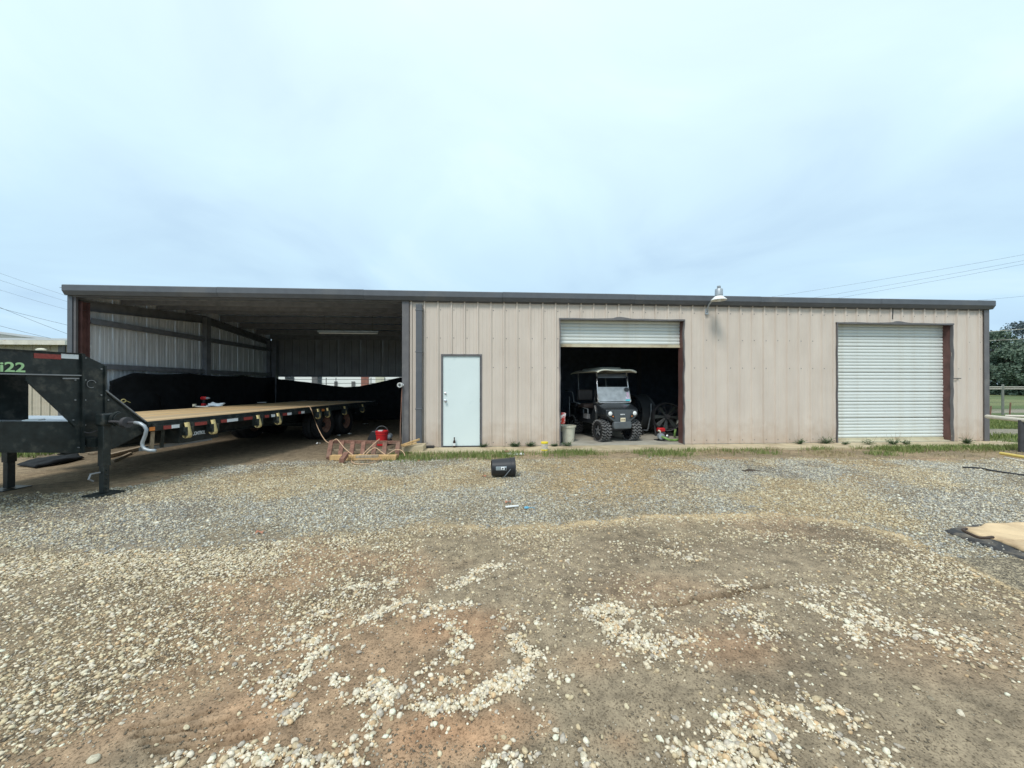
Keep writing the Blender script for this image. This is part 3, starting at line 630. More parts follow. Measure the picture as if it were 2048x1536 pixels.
for a, c in zip(edges[:-1], edges[1:]): wall_band(a, c-.0015)
# fasteners
b = MB(); zs = [.12, 1.42+.45, 2.55, 3.2]
for i in range(int((XR-XW0)/.3048)+1):
    x_ = PH+.3048*i+.055
    for z_ in zs:
        if random.random() < .12: continue
        if any(o_[0]-.03 < x_ < o_[1]+.03 and z_ < o_[2]+.03 for o_ in OPEN): continue
        if x_ > XR-.1: continue
        b.lathe([(.011, -.009), (.009, -.002)], 6, 'y', (x_, 0, z_+random.uniform(-.004, .004)))
o = part(b, "screw", M_TRIM); o['kind'] = 'stuff'
# gutter along the eave, in sections
gl, gr = WX(126, -.12), WX(1989, -.12); secs = 7
for i in range(secs):
    a, c = gl+(gr-gl)*i/secs, gl+(gr-gl)*(i+1)/secs-.004
    sag = [0, .004, -.003, .002, 0, -.004, 0][i]
    prof = [(-.03, FAS-.05), (-.10, FAS-.05), (-.155, FAS+.035), (-.155, FAS+.15), (-.135, FAS+.165), (-.03, FAS+.165)]
    b = MB(); b.prism([(a, py_, pz_+sag) for py_, pz_ in prof], (c-a, 0, 0)); part(b, "gutter", M_GUT)
b = MB(); b.box(XL-.03, XR+.03, -.028, .0, FAS-.075, FAS+.11); part(b, "eave_trim", M_TRIM)
# roof sheets with ribs
for sgn in (0, 1):
    xx = XL-.15; n_ = 0
    while xx < XR+.15:
        xe = min(xx+.9144*2, XR+.15); b = MB()
        ya, yb_ = (-.10, DEP/2) if sgn == 0 else (DEP/2, DEP+.1)
        za, zb = (3.575+(-.10)/12, 3.575+DEP/2/12) if sgn == 0 else (3.575+DEP/2/12, 3.575-.1/12)
        pr = rib_profile(xx, xe-.002, minor=False); n2_ = len(pr)
        vs = [(q[0], ya, za+q[1]-.02) for q in pr]+[(q[0], yb_, zb+q[1]-.02) for q in pr]+[(q[0], ya, za+q[1]-.024) for q in pr]+[(q[0], yb_, zb+q[1]-.024) for q in pr]
        b.add(vs, [(i, i+1, n2_+i+1, n2_+i) for i in range(n2_-1)]+[(2*n2_+i, 3*n2_+i, 3*n2_+i+1, 2*n2_+i+1) for i in range(n2_-1)])
        part(b, "roof_sheet", M_ROOFIN); xx = xe
b = MB(); b.prism([(XL-.16, DEP/2-.15, 3.90), (XL-.16, DEP/2, 3.915), (XL-.16, DEP/2+.15, 3.90), (XL-.16, DEP/2+.15, 3.885), (XL-.16, DEP/2-.15, 3.885)], (XR-XL+.32, 0, 0)); part(b, "ridge_cap", M_GUT)
# purlins and rafters
for y_ in (.12, 1.1, 2.1, 3.1, DEP-3.1, DEP-2.1, DEP-1.1, DEP-.2):
    b = MB(); b.box(XL+.05, XR-.05, y_-.03, y_+.03, roofz(y_)-.12, roofz(y_)+.06); part(b, "purlin", M_FRAME)
COLX = [XL+.06, (XL+XP)/2+.1, XP+.14, (O_DOOR[1]+O_R1[0])/2+.45, (O_R1[1]+O_R2[0])/2, XR-.2]
def ibeam(b, p0, p1, w, h, side):
    b.beam(p0, p1, w, .012, up=side) if False else None
for i, cx in enumerate(COLX):
    if i == 1: continue
    b = MB(); b.prism([(cx-.08, .1, 3.34), (cx-.08, DEP/2, 3.34+DEP/24), (cx-.08, DEP-.1, 3.34), (cx-.08, DEP-.1, 3.12), (cx-.08, DEP/2, 3.12+DEP/24), (cx-.08, .1, 3.12)], (.012, 0, 0))
    for z0 in (3.11, 3.33):
        for ya, yb_ in ((.1, DEP/2), (DEP/2, DEP-.1)):
            za, zb = (z0, z0+DEP/24) if ya < 1 else (z0+DEP/24, z0)
            b.beam((cx-.074, ya, za), (cx-.074, yb_, zb), .16, .014)
    part(b, "rafter", M_FRAME)
    for y_ in (.10, DEP-.34):
        b = MB(); b.box(cx-.006, cx+.006, y_, y_+.15, -.03, 3.3); b.box(cx-.07, cx+.07, y_-.008, y_+.004, -.03, 3.3); b.box(cx-.07, cx+.07, y_+.146, y_+.158, -.03, 3.3); b.box(cx-.1, cx+.1, y_-.02, y_+.17, -.03, .02)
        part(b, "column", M_RED if (i == 0 and y_ < 1) else M_FRAME)
b = MB(); b.box(XL+.03, XL+.17, DEP/2-.09, DEP/2+.09, -.03, 3.6); part(b, "end_column", M_FRAME)
b = MB(); b.box(WX(544, DEP-.3), WX(544, DEP-.3)+.16, DEP-.32, DEP-.12, -.03, 3.3)
part(b, "end_column", M_FRAME)
# left end wall: sheets run front to back, inside face seen
ya = .02
while ya < DEP-.05:
    yb_ = min(ya+.9144, DEP-.01); b = MB(); pr = rib_profile(ya, yb_-.002); n_ = len(pr)
    vs = []
    for off in (0, -.004):
        vs += [(XL-.01-q[1]+off, q[0], .04) for q in pr]+[(XL-.01-q[1]+off, q[0], roofz(q[0])+.10) for q in pr]
    b.add(vs, [(i, i+1, n_+i+1, n_+i) for i in range(n_-1)]+[(2*n_+i, 3*n_+i, 3*n_+i+1, 2*n_+i+1) for i in range(n_-1)])
    part(b, "wall_panel", M_GALV, "bare inside of left end wall sheet"); ya = yb_
for z_ in (.7, 1.86, 2.88):
    b = MB(); b.box(XL+.0, XL+.12, .3, DEP-.1, z_-.035, z_+.0); b.box(XL+.11, XL+.12, .3, DEP-.1, z_, z_+.09); part(b, "girt", M_FRAME)
# back wall of open bay, lifted above the ground; then back and right walls of the shop
xa = XL
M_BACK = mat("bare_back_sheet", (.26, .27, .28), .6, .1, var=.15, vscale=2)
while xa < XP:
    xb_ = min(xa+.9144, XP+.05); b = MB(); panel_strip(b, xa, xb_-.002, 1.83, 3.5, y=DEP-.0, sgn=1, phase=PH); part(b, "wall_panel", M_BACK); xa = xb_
b = MB(); b.box(XL+.02, XP, DEP-.06, DEP-.02, 1.80, 1.83+.06); part(b, "girt", M_FRAME)
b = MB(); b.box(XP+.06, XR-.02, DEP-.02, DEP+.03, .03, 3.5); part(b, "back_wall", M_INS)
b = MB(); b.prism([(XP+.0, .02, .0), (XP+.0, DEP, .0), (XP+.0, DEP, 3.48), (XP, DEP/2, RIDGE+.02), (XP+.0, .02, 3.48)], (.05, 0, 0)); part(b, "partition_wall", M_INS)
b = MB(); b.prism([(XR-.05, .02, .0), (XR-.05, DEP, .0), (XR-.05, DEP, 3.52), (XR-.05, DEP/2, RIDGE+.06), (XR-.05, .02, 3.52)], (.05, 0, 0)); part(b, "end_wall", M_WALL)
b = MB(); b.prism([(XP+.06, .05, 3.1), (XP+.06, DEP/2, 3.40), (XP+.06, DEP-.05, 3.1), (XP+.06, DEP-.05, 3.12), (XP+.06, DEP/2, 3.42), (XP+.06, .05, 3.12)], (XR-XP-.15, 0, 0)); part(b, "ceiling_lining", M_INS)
# lining of the front wall inside, above and beside the openings
xs = [XP+.06]+[v for o_ in OPEN for v in (o_[0]-.02, o_[1]+.02)]+[XR-.06]
b = MB()
for i in range(0, len(xs), 2): b.box(xs[i], xs[i+1], .02, .035, .03, 3.15)
for o_ in OPEN: b.box(o_[0]-.02, o_[1]+.02, .02, .035, o_[2]+.04, 3.15)
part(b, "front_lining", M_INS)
# corner trims, bay post, downspout
b = MB(); b.box(XL-.03, XL+.05, -.035, -.03+.02, 0, 3.4); b.box(XL-.045, XL-.03, -.035, .1, 0, 3.4); part(b, "corner_trim", M_GUT)
b = MB(); b.box(XL+.05, XL+.10, -.01, .04, 0, 3.4); part(b, "door_jamb", M_TRIM)
b = MB(); b.box(XR-.12, XR+.02, -.045, -.034, .02, 3.4); b.box(XR+.005, XR+.02, -.034, .12, .02, 3.4); part(b, "corner_trim", M_TRIM)
b = MB(); b.box(WX(805), WX(818.5), -.05, .12, 0, 3.4); part(b, "corner_trim", M_TRIM)
b = MB(); dx0, dx1 = WX(833.5), WX(845.5); b.box(dx0, dx1, -.13, -.042, .12, 3.3); b.prism([(dx0, -.13, .12), (dx0, -.042, .12), (dx0, -.16, .03), (dx0, -.25, .06)], (dx1-dx0, 0, 0))
for z_ in (.9, 2.2, 3.15): b.box(dx0-.012, dx1+.012, -.135, -.03, z_, z_+.03)
part(b, "downspout", M_GUT, bevel=.006)
# personnel door
dl, dr, dh = O_DOOR
b = MB(); b.box(dl, dl+.038, -.02, .1, .0, dh); b.box(dr-.038, dr, -.02, .1, .0, dh); b.box(dl+.038, dr-.038, -.02, .1, dh-.04, dh); part(b, "door_frame", M_TRIM)
b = MB(); b.box(dl+.038, dr-.038, -.03, .1, .0, .035); part(b, "threshold", M_STEEL)
b = MB(); b.box(dl+.042, dr-.050, .012, .055, .045, dh-.045); dleaf = part(b, "door", M_DOOR, "pale white-blue flush steel door", bevel=.003)
kx = WX(890)
for z_, r_, nm in ((WH(890, 787), .027, "deadbolt"), (WH(890, 801.5), .034, "door_knob")):
    b = MB(); b.lathe([(r_, .012), (r_, .002), (r_*.5, -.006), (r_*.45, -.03), (r_*.85, -.04), (r_*.8, -.06), (r_*.3, -.066)][:(4 if nm == "deadbolt" else 7)], 16, 'y', (kx+.01, 0, z_)); b.obj(nm, M_SILV, dleaf, smooth=40)
for z_ in (1.95, 1.1, .25):
    b = MB(); b.lathe([(.008, -.05), (.008, .05)], 8, 'z', (dr-.044, .004, z_)); b.obj("hinge", M_STEEL, dleaf)
# roll-up doors
def slat_mb(x0, x1, hgt):
    prof = [(.006, 0), (-.012, .008), (-.017, hgt*.28), (-.020, hgt*.55), (-.018, hgt*.8), (-.014, hgt-.010), (.006, hgt-.004), (.006, hgt)]
    b = MB(); n_ = len(prof); vs = [(x0, p[0], p[1]) for p in prof]+[(x1, p[0], p[1]) for p in prof]
    b.add(vs, [(i+1, i, n_+i, n_+i+1) for i in range(n_-1)]); return b
def rollup(o_, zbot, label, crumple):
    x0, x1, zt = o_; r_ = bpy.data.objects.new("roll_up_door", None); COL.objects.link(r_); r_.parent = B; r_['label'] = label
    hgt = .0835; yd = .20; z_ = zbot+.075
    src = slat_mb(x0-.05, x1+.05, hgt).obj("slat", M_SLAT, r_, smooth=50); src.location = (0, yd, z_)
    z_ += hgt
    while z_ < zt+.02:
        inst(src, r_, (0, yd+random.uniform(-.003, .003), z_), (random.uniform(-.03, .03), random.uniform(-.0008, .0008), 0)); z_ += hgt
    b = MB(); b.box(x0-.05, x1+.05, yd-.03, yd+.01, zbot, zbot+.073); b.box(x0-.05, x1+.05, yd-.045, yd-.03, zbot, zbot+.02); b.obj("bottom_bar", M_BAR, r_, bevel=.004)
    b = MB(); b.lathe([(.17, x0-.1), (.17, x1+.1)], 20, 'x', (0, yd+.2, zt+.22)); b.obj("curtain_roll", M_SLAT, r_, smooth=40)
    # jambs: red oxide channels, header, bent trims
    b = MB(); b.box(x0-.06, x0, .012, .25, .0, zt+.05); b.obj("jamb", M_RED, r_)
    b = MB()
    def wav(u, v):
        return (x1+.002+.006*math.sin(v*17)*math.sin(v*5), .012+u*.24, .0+v*(zt+.04))
    b.grid(lambda u, v: wav(u, v), 4, 30); b.box(x1+.02, x1+.06, .012, .25, 0, zt+.05); b.obj("jamb", M_RED, r_)
    b = MB(); b.box(x0-.06, x1+.06, .012, .16, zt+.0, zt+.05); b.obj("header", M_TRIM, r_)
    # thin bent J trims around the opening, standing 3-4 cm proud, dented
    def dent(t_, seed): return .012*math.sin(t_*9+seed)*math.sin(t_*3.1+seed*2)
    n_ = 40; zc = (x1-x0)*crumple+x0
    top = []
    for i in range(n_+1):
        xx = x0-.02+(x1-x0+.04)*i/n_; bumpz = .055*math.exp(-((xx-zc)/.22)**2)*(1 if xx > zc-.1 else .4); top.append((xx, zt+bumpz*.8+.004*math.sin(xx*7)))
    b = MB(); vs = [(xx, -.045, zz) for xx, zz in top]+[(xx, -.045, zt-.035-.004*math.sin(xx*5)) for xx, zz in top]+[(xx, .014, zt-.04) for xx, zz in top]+[(xx, .01, zz) for xx, zz in top]
    m_ = n_+1; b.add(vs, [(m_+i, m_+i+1, i+1, i) for i in range(n_)]+[(2*m_+i, 2*m_+i+1, m_+i+1, m_+i) for i in range(n_)]+[(i, i+1, 3*m_+i+1, 3*m_+i) for i in range(n_)]); b.obj("head_trim", M_TRIM, r_, smooth=40)
    for xs_, sg in ((x0, -1), (x1, 1)):
        b = MB(); n_ = 44; pts = []
        for i in range(n_+1):
            z2 = .02+(zt-.02)*i/n_; d_ = dent(z2, 1+xs_)*(1.6 if sg > 0 else .8)+(.03*math.exp(-((z2-1.1)/.16)**2)*sg*-1 if crumple > .5 and sg > 0 else 0); pts.append((xs_+d_*.7, z2))
        w_ = .022
        vs = [(xx-w_*.5, -.042, zz) for xx, zz in pts]+[(xx+w_*.5, -.042, zz) for xx, zz in pts]+[(xx-w_*.5, .014, zz) for xx, zz in pts]+[(xx+w_*.5, .014, zz) for xx, zz in pts]; m_ = n_+1
        b.add(vs, [(i, m_+i, m_+i+1, i+1) for i in range(n_)]+[(2*m_+i, i, i+1, 2*m_+i+1) for i in range(n_)]+[(m_+i, 3*m_+i, 3*m_+i+1, m_+i+1) for i in range(n_)]); b.obj("side_trim", M_TRIM, r_, smooth=40)
    return r_
rollup(O_R1, WH(1240, 695, .2), "white roll-up door raised most of the way above golf cart", .48)
r2 = rollup(O_R2, .035, "white roll-up door fully closed at right end", .52)
b = MB(); b.box(O_R2[0]+.1, O_R2[1], .03, .18, .0, .045); b.obj("sill_board", M_BAR, r2)
b = MB(); b.beam((WX(1903), -.05, WH(1903, 757)), (WX(1917), -.05, WH(1917, 757)), .012, .02); part(b, "latch_bar", M_WIRE)
b = MB(); b.beam((WX(1784), -.03, WH(1784, 615)), (WX(1783), -.03, WH(1783, 639)), .012, .012); part(b, "panel_crack", M_WIRE)

# tube light under the open roof
yl = 3.3; z0l = WH(697, 665, yl)
t_ = root("tube_light", "long fluorescent tube light under open bay roof", "light", (WX(697, yl), yl, z0l)); hl = (WX(758, yl)-WX(637, yl))/2
MB().box(-hl, hl, -.06, .06, 0, .05).obj("housing", M_GREY, t_); MB().lathe([(.02, -hl+.03), (.02, hl-.03)], 10, 'x', (0, -.0, -.025)).obj("tube", M_WHITE, t_)
for sx in (-1, 1): MB().beam((sx*hl*.8, 0, .05), (sx*hl*.8, 0, RIDGE-z0l-.08), .006, .006).obj("hanger", M_WIRE, t_)

# barn light above the roll-up door
lx, ly, lz = WX(1411), -.01, WH(1411, 624)
hd = PZ(1438, WZ(1411)-.46, 0); hx, hy = hd.x-lx, hd.y-ly; hz_ = 3.52-lz
t_ = root("wall_lamp", "grey gooseneck barn lamp mounted high on tan wall", "lamp", (lx, ly, lz))
MB().box(-.04, .04, -.05, -.03, -.07, .06).obj("mount_plate", M_GREY, t_, bevel=.004)
MB().tube([(0, -.04, -.03), (.0, -.07, .05), (hx*.12, -.12, .14), (hx*.35, hy*.5, .22), (hx*.7, hy*.8, .27), (hx-.02, hy, .285)], .018, 10).obj("arm", M_GREY, t_, smooth=True)
MB().lathe([(.07, .0), (.085, .01), (.082, .15), (.075, .16)], 20, 'z', (hx, hy, hz_)).obj("ballast_housing", M_GREY, t_, smooth=40)
MB().lathe([(.172, -.10), (.165, -.088), (.12, -.045), (.085, -.01), (.07, -.002)], 24, 'z', (hx, hy, hz_), caps=False).obj("shade", M_WHITE, t_, smooth=True)
MB().lathe([(.035, -.13), (.045, -.10), (.03, -.03)], 12, 'z', (hx, hy, hz_)).obj("bulb", M_LENS, t_, smooth=True)
MB().lathe([(.04, .16), (.042, .175), (.036, .18), (.04, .185), (.04, .225), (.034, .232)], 16, 'z', (hx, hy, hz_)).obj("photocell", M_GREY, t_, smooth=40)

# ------------------------------------------------------------------ black tarp hung along the end and back wall
def tarp():
    b = MB(); rn = np.random.default_rng(3)
    # left wall part
    zf, zb = 9.0, 15.4
    xw = XL+.22
    def left(u, v):
        y_ = .55+u*(DEP-.9); top = 1.80-.05*abs(math.sin(u*9)) + (.0 if u > .08 else -.25*(1-u/.08)); 
        rag = 0 if u > .03 else .14*math.sin(v*14)
        bul = .16+.05*math.sin(y_*5+v*2)+.05*math.sin(y_*11.3)*(1-v)
        hh = .05+(top-.05)*v
        return (xw+bul*(1-.55*v), y_+rag*(1-v)-.25*(1-v)*(1-u)*.3, hh)
    b.grid(left, 70, 16)
    xb0 = XL+.3
    def back(u, v):
        x_ = xb0+u*(XP-xb0-.02)
        pxs = [540, 560, 620, 660, 690, 720, 760, 800]; pys = [753, 758.5, 765, 771, 774.2, 772.5, 764, 754.5]
        pp, _, z_ = proj(np.array([x_]), np.array([DEP-.25])); hy_ = float(np.interp(pp[0], pxs, pys)); top = H-(hy_-HZ)/F*float(z_[0])
        return (x_, DEP-.25-.10*(1-v)-.03*math.sin(x_*7)*(1-v)-.02*math.sin(x_*17), -.06+(top+.06)*v)
    b.grid(back, 80, 14)
    o = b.obj("tarp", M_TARP, smooth=True); sm = o.modifiers.new('t', 'SOLIDIFY'); sm.thickness = .004
    tag(o, "black tarp hung sagging along the walls of open bay", "tarp")
tarp()
# ragged dark bundle at the near end of the tarp
def bundle(name, label, cat, c, sx, sy, sz, m, seed, amp=.25, n=26):
    rn = np.random.default_rng(seed); b = MB(); K = [(rn.normal(size=3), rn.uniform(0, 6), rn.uniform(1.5, 4)) for _ in range(9)]
    vs = []; fs = []; mm = n//2
    for i in range(mm+1):
        t_ = math.pi*i/mm
        for j in range(n):
            a = 2*math.pi*j/n; v = np.array([math.sin(t_)*math.cos(a), math.sin(t_)*math.sin(a), -math.cos(t_)])
            d = 1+amp*sum(math.sin(float(v@k_[0])*k_[2]+k_[1]) for k_ in K)/3
            vs.append((v[0]*sx*d, v[1]*sy*d, max(-.02, (v[2]+.6)*sz*d*.62)))
    for i in range(mm):
        for j in range(n): fs.append((i*n+j, i*n+(j+1) % n, (i+1)*n+(j+1) % n, (i+1)*n+j))
    b.add(vs, fs); o = b.obj(name, m, smooth=True, loc=c); tag(o, label, cat); return o
p = PZ(262, 9.3, 0); bundle("tarp_bundle", "ragged black tarp bundle piled by the end wall behind trailer neck", "tarp", (p.x, p.y, .0), .34, .75, 1.42, M_TARP, 5, .10, 34)

def P3(px, py, z): return PZ(px, z, H-(py-HZ)/F*z)
def spline(pts, n=8):
    o_ = []; P = [pts[0]]+pts+[pts[-1]]
    for i in range(1, len(P)-2):
        for k in range(n):
            t_ = k/n; a, b_, c, d = P[i-1], P[i], P[i+1], P[i+2]
            o_.append(.5*((2*b_)+(c-a)*t_+(2*a-5*b_+4*c-d)*t_*t_+(3*b_-a-3*c+d)*t_**3))
    o_.append(P[-2]); return o_
# ------------------------------------------------------------------ gooseneck flatbed trailer
TA = R(6)                                   # heading, clockwise of the view direction
tdir = Vector((math.sin(TH+TA), math.cos(TH+TA), 0)); tlat = Vector((-math.cos(TH+TA), math.sin(TH+TA), 0))   # lat points to the far side
camg = Vector((0, -D, 0))
T = root("flatbed_trailer", "black gooseneck flatbed trailer with pine deck backed into the open bay", "trailer", (0, 0, 0))
C0 = camg + tlat*6.07                        # line of the near deck edge, s=0 abreast of the camera
def TP(s, l, h): return C0 + tdir*s + tlat*l + Vector((0, 0, h))
def TS(px, l=0.0):                            # s of the vertical plane offset l seen at px
    t_ = (px-CX)/F; r = Vector((SN+t_*CS, CS-t_*SN, 0))    # ray with camera depth 1
    k_ = (6.07+l)/r.dot(tlat); return k_*r.dot(tdir), k_
def TQ(px, py, l=0.0):
    s_, k_ = TS(px, l); return TP(s_, l, H-(py-HZ)/F*k_)
sF = TS(294.5)[0]; sE = sF+7.4; DH = .895; DW = 2.62
# deck planks
npl = 17; pw = (DW-.12)/npl
pm = MB(); pm.box(0, pw-.006, 0, sE-sF-.1, 0, .038)
ang = math.atan2(tdir.y, tdir.x)-math.pi/2
psrc = None
M_PL = [mat("pine_%s" % w_, c_, .75, var=.2, vscale=2.5, stretch=(20, 1, 1), c2=c3, c2thr=(.5, .72), c2scale=1.3) for w_, c_, c3 in (("pale", (.62, .45, .24), (.40, .26, .13)), ("honey", (.54, .36, .17), (.33, .21, .11)), ("grey", (.46, .34, .20), (.24, .18, .12)))]
for k in range(npl):
    pp_ = TP(sF+.06, .06+pw*(k+1), DH-.038+random.uniform(0, .004))
    mm_ = MB(); mm_.v = list(pm.v); mm_.f = list(pm.f); o = mm_.obj("plank", random.choice(M_PL), T, loc=pp_); o.rotation_euler = (0, random.uniform(-.004, .004), ang)
def tb(b, s0, s1, l0, l1, h0, h1):
    P = [TP(s, l, h) for h in (h0, h1) for (s, l) in ((s0, l0), (s1, l0), (s1, l1), (s0, l1))]
    b.add(P, [(0, 1, 2, 3), (7, 6, 5, 4), (4, 5, 1, 0), (5, 6, 2, 1), (6, 7, 3, 2), (7, 4, 0, 3)]); return b
# frame
b = MB(); tb(b, sF, sE, -.012, .055, DH-.145, DH+.008); part(b, "side_rail", M_BLK, parent=T, bevel=.003)
b = MB(); tb(b, sF, sE, DW-.055, DW+.012, DH-.145, DH+.008); part(b, "side_rail", M_BLK, parent=T)
b = MB(); tb(b, sF, sF+.058, .056, DW-.056, DH-.15, DH+.004); part(b, "front_rail", M_BLK, parent=T)
b = MB(); tb(b, sE-.06, sE, .056, DW-.056, DH-.15, DH+.004); part(b, "rear_rail", M_BLK, parent=T)
for l in (.75, DW-.95):
    b = MB(); tb(b, sF-.5, sE, l, l+.012, DH-.40, DH-.05); tb(b, sF-.5, sE, l-.05, l+.06, DH-.415, DH-.40); part(b, "main_beam", M_BLK, parent=T)
s_ = sF+.35
while s_ < sE-.2:
    b = MB(); tb(b, s_, s_+.05, .06, DW-.06, DH-.13, DH-.045); part(b, "cross_member", M_BLK, parent=T); s_ += .42
b = MB(); tb(b, sF+.02, sE, -.075, -.055, DH-.13, DH-.055)
s_ = sF+.05
part(b, "rub_rail", M_BLK, parent=T)
while s_ < sE-.1:
    b = MB(); tb(b, s_, s_+.07, -.055, -.012, DH-.14, DH-.03); part(b, "stake_pocket", M_BLK, parent=T); s_ += .5
# reflectors along the rail
def rail_patch(px0, px1, name, m, l=-.082, h0=DH-.125, h1=DH-.07):
    s0, s1 = TS(px0, l)[0], TS(px1, l)[0]; b = MB(); tb(b, s0, s1, l-.003, l+.003, h0, h1); part(b, name, m, parent=T)
for a, c, nm, m in ((299, 310, "marker_light", M_AMB), (327, 343, "reflector", M_RFR), (343, 359, "reflector", M_RFW), (390, 414, "reflector", M_RFR), (442, 454, "reflector", M_RFR), (454, 476, "reflector", M_RFW), (488, 505, "reflector", M_RFR), (530, 538, "reflector", M_RFR), (543, 550, "reflector", M_RFW), (566, 574, "reflector", M_RFR), (575, 583, "reflector", M_RFW), (597, 602, "reflector", M_RFR), (603, 609, "reflector", M_RFW), (644, 649, "marker_light", M_AMB)):
    rail_patch(a, c, nm, m)
# ratchet winches with yellow straps
for px in (374, 426, 516, 556, 636, 655, 689, 725):
    s_, _ = TS(px, -.1); w = root("w", None, None); COL.objects.unlink(w)
    b = MB(); tb(b, s_-.055, s_-.048, -.17, -.02, DH-.26, DH-.12); tb(b, s_+.048, s_+.055, -.17, -.02, DH-.26, DH-.12)
    b.tube([TP(s_-.07, -.10, DH-.20), TP(s_+.09, -.10, DH-.20)], .03, 10); wn = part(b, "winch", M_BLK, parent=T)
    b = MB(); prof = [(-.092, DH-.05), (-.105, DH-.10), (-.125, DH-.17), (-.145, DH-.24), (-.135, DH-.29), (-.10, DH-.305), (-.06, DH-.28), (-.05, DH-.23)]
    n_ = len(prof); vs = [TP(s_-.042, l, h) for l, h in prof]+[TP(s_+.042, l, h) for l, h in prof]+[TP(s_-.042, l-.012, h-.004) for l, h in prof]+[TP(s_+.042, l-.012, h-.004) for l, h in prof]
    b.add(vs, [(i, i+1, n_+i+1, n_+i) for i in range(n_-1)]+[(2*n_+i, 3*n_+i, 3*n_+i+1, 2*n_+i+1) for i in range(n_-1)]+[(i, 2*n_+i, 2*n_+i+1, i+1) for i in range(n_-1)]+[(n_+i, n_+i+1, 3*n_+i+1, 3*n_+i) for i in range(n_-1)])
    b.obj("strap", M_STRAP, wn, smooth=True)
# wheels: two dual axles each side
def wheel_proto():
    r_, w_ = .39, .22; b = MB()
    b.lathe([(.22, -w_/2), (.27, -w_/2-.008), (.34, -w_/2-.006), (.378, -w_/2+.02), (.39, -w_/2+.05), (.388, 0), (.39, w_/2-.05), (.378, w_/2-.02), (.34, w_/2+.006), (.27, w_/2+.008), (.22, w_/2)], 36, 'x', caps=False)
    for k in range(36):
        a = 2*math.pi*k/36
        for q in (-.06, 0, .06):
            c_, s2 = math.cos(a+q*.7), math.sin(a+q*.7)
            b.beam((q-.022, c_*.390, s2*.390), (q+.022, c_*.390, s2*.390), .04, .012, up=(0, c_, s2))
    ty = b.obj("tyre", M_RUBBER, None, smooth=40)
    b = MB(); b.lathe([(.225, -.09), (.21, -.085), (.20, -.03), (.15, .0), (.09, .0), (.085, -.06), (.04, -.07), (.01, -.07)], 24, 'x', caps=False)
    for k in range(8): b.lathe([(.012, -.02), (.01, .01)][::-1], 6, 'x', (-.01, .12*math.cos(k*.785), .12*math.sin(k*.785)))
    b.lathe([(.225, .09), (.21, .085), (.20, .03), (.15, .0)], 24, 'x', caps=False)
    rm = b.obj("rim", M_RUST, None, smooth=40); return ty, rm
ty, rm = wheel_proto(); first = True
a1 = TS(655)[0]; axl = (a1, a1+1.0)
whl_n = 0
for s_ in axl:
    for l, fl_ in ((.13, 0), (.38, 1), (DW-.38, 0), (DW-.13, 1)):
        w_ = bpy.data.objects.new("wheel", None); COL.objects.link(w_); w_.parent = T; w_.location = TP(s_, l, .385); w_.rotation_euler = (random.uniform(0, 3), 0, ang+(0 if l < 1.3 else math.pi))
        w_.rotation_euler[0] = 0; w_.rotation_euler[2] = ang + (math.pi if l < 1.3 else 0) + math.pi
        if first: ty.parent = w_; rm.parent = w_; first = False
        else: inst(ty, w_); inst(rm, w_)
    b = MB(); b.tube([TP(s_, .1, .385), TP(s_, DW-.1, .385)], .06, 10); part(b, "axle", M_BLK, parent=T)
# braces and toolbox beneath the front of the deck
for px in (308, 328):
    a = TQ(px, 862, .02); b = MB(); s_ = TS(px)[0]; b.beam(TP(s_, .02, DH-.14), TP(s_+.05, .1, DH-.42), .045, .05); part(b, "brace", M_OLDW if px < 320 else M_BLK, parent=T)
s0, s1 = TS(362)[0], TS(440)[0]; b = MB(); tb(b, s0, s1, .03, .5, DH-.40, DH-.15); tbx = part(b, "toolbox", M_BLK, parent=T, bevel=.008)
pm_ = TQ(397, 867, .02); text("lettering", "CONTROL", M_RFW, .085, frame(TP(TS(398, .02)[0], .02, TQ(398, 866, .02).z), tdir, (0, 0, 1)), tbx, sx=(TS(411, .02)[0]-TS(386, .02)[0])/.40)
b = MB(); tb(b, TS(350)[0], TS(480)[0], .6, .66, DH-.52, DH-.46); part(b, "air_pipe", M_GREY, parent=T)
# neck: built from plates in the plane of the jacks
LN = .10
def plate(pts, name, m, l=LN, th=.012, label=None):
    P = [TQ(px, py, l) for px, py in pts]; b = MB(); b.prism(P, tlat*th); return part(b, name, m, parent=T, label=label)
sL = -420
def ext(py0, pyr, pxr, px):      # continue an edge to the left along the trailer direction
    return py0
# straight edges through known pixels, continued out of the frame at constant height
def edgeh(px, py): return TQ(px, py, LN).z
hT, hB1, hB0, hU = edgeh(163, 708), edgeh(163, 751), edgeh(163, 843), edgeh(163, 906)
sA = TS(163, LN)[0]; sB = TS(209, LN)[0]; s58 = TS(57, LN)[0]; s0_ = sA-1.6
sP = TS(0, LN)[0]
def lo(py0, hA): h0 = TQ(0, py0, LN).z; return h0+(h0-hA)*(sP-s0_)/(sA-sP)
hT_, hB1_, hB0_, hU_ = lo(698.5, hT), lo(747.5, hB1), lo(842.5, hB0), lo(905, hU)
def nplate(pts, name, m, l=LN, th=.012, **k):
    b = MB(); b.prism([TP(s, l, h) for s, h in pts], tlat*th); return part(b, name, m, parent=T, **k)
def hpx(px, py, l=LN): return TQ(px, py, l).z
band_t = nplate([(s0_, hB1_), (sA, hB1), (sA, hT), (s0_, hT_)], "neck_beam", M_BLK)
nplate([(s0_, hU_), (sA, hU), (sA, hB0), (s0_, hB0_)], "neck_side_plate", M_BLK)
sc_, hc_ = TS(52, LN)[0], hpx(52, 759.5); se_, he_ = TS(150, LN)[0], hpx(150, 852)
nplate([(sc_, hB1), (sc_, hc_), (TS(141, LN)[0], hB0), (sA, hB0), (sA, hB1)], "gusset", M_BLK)
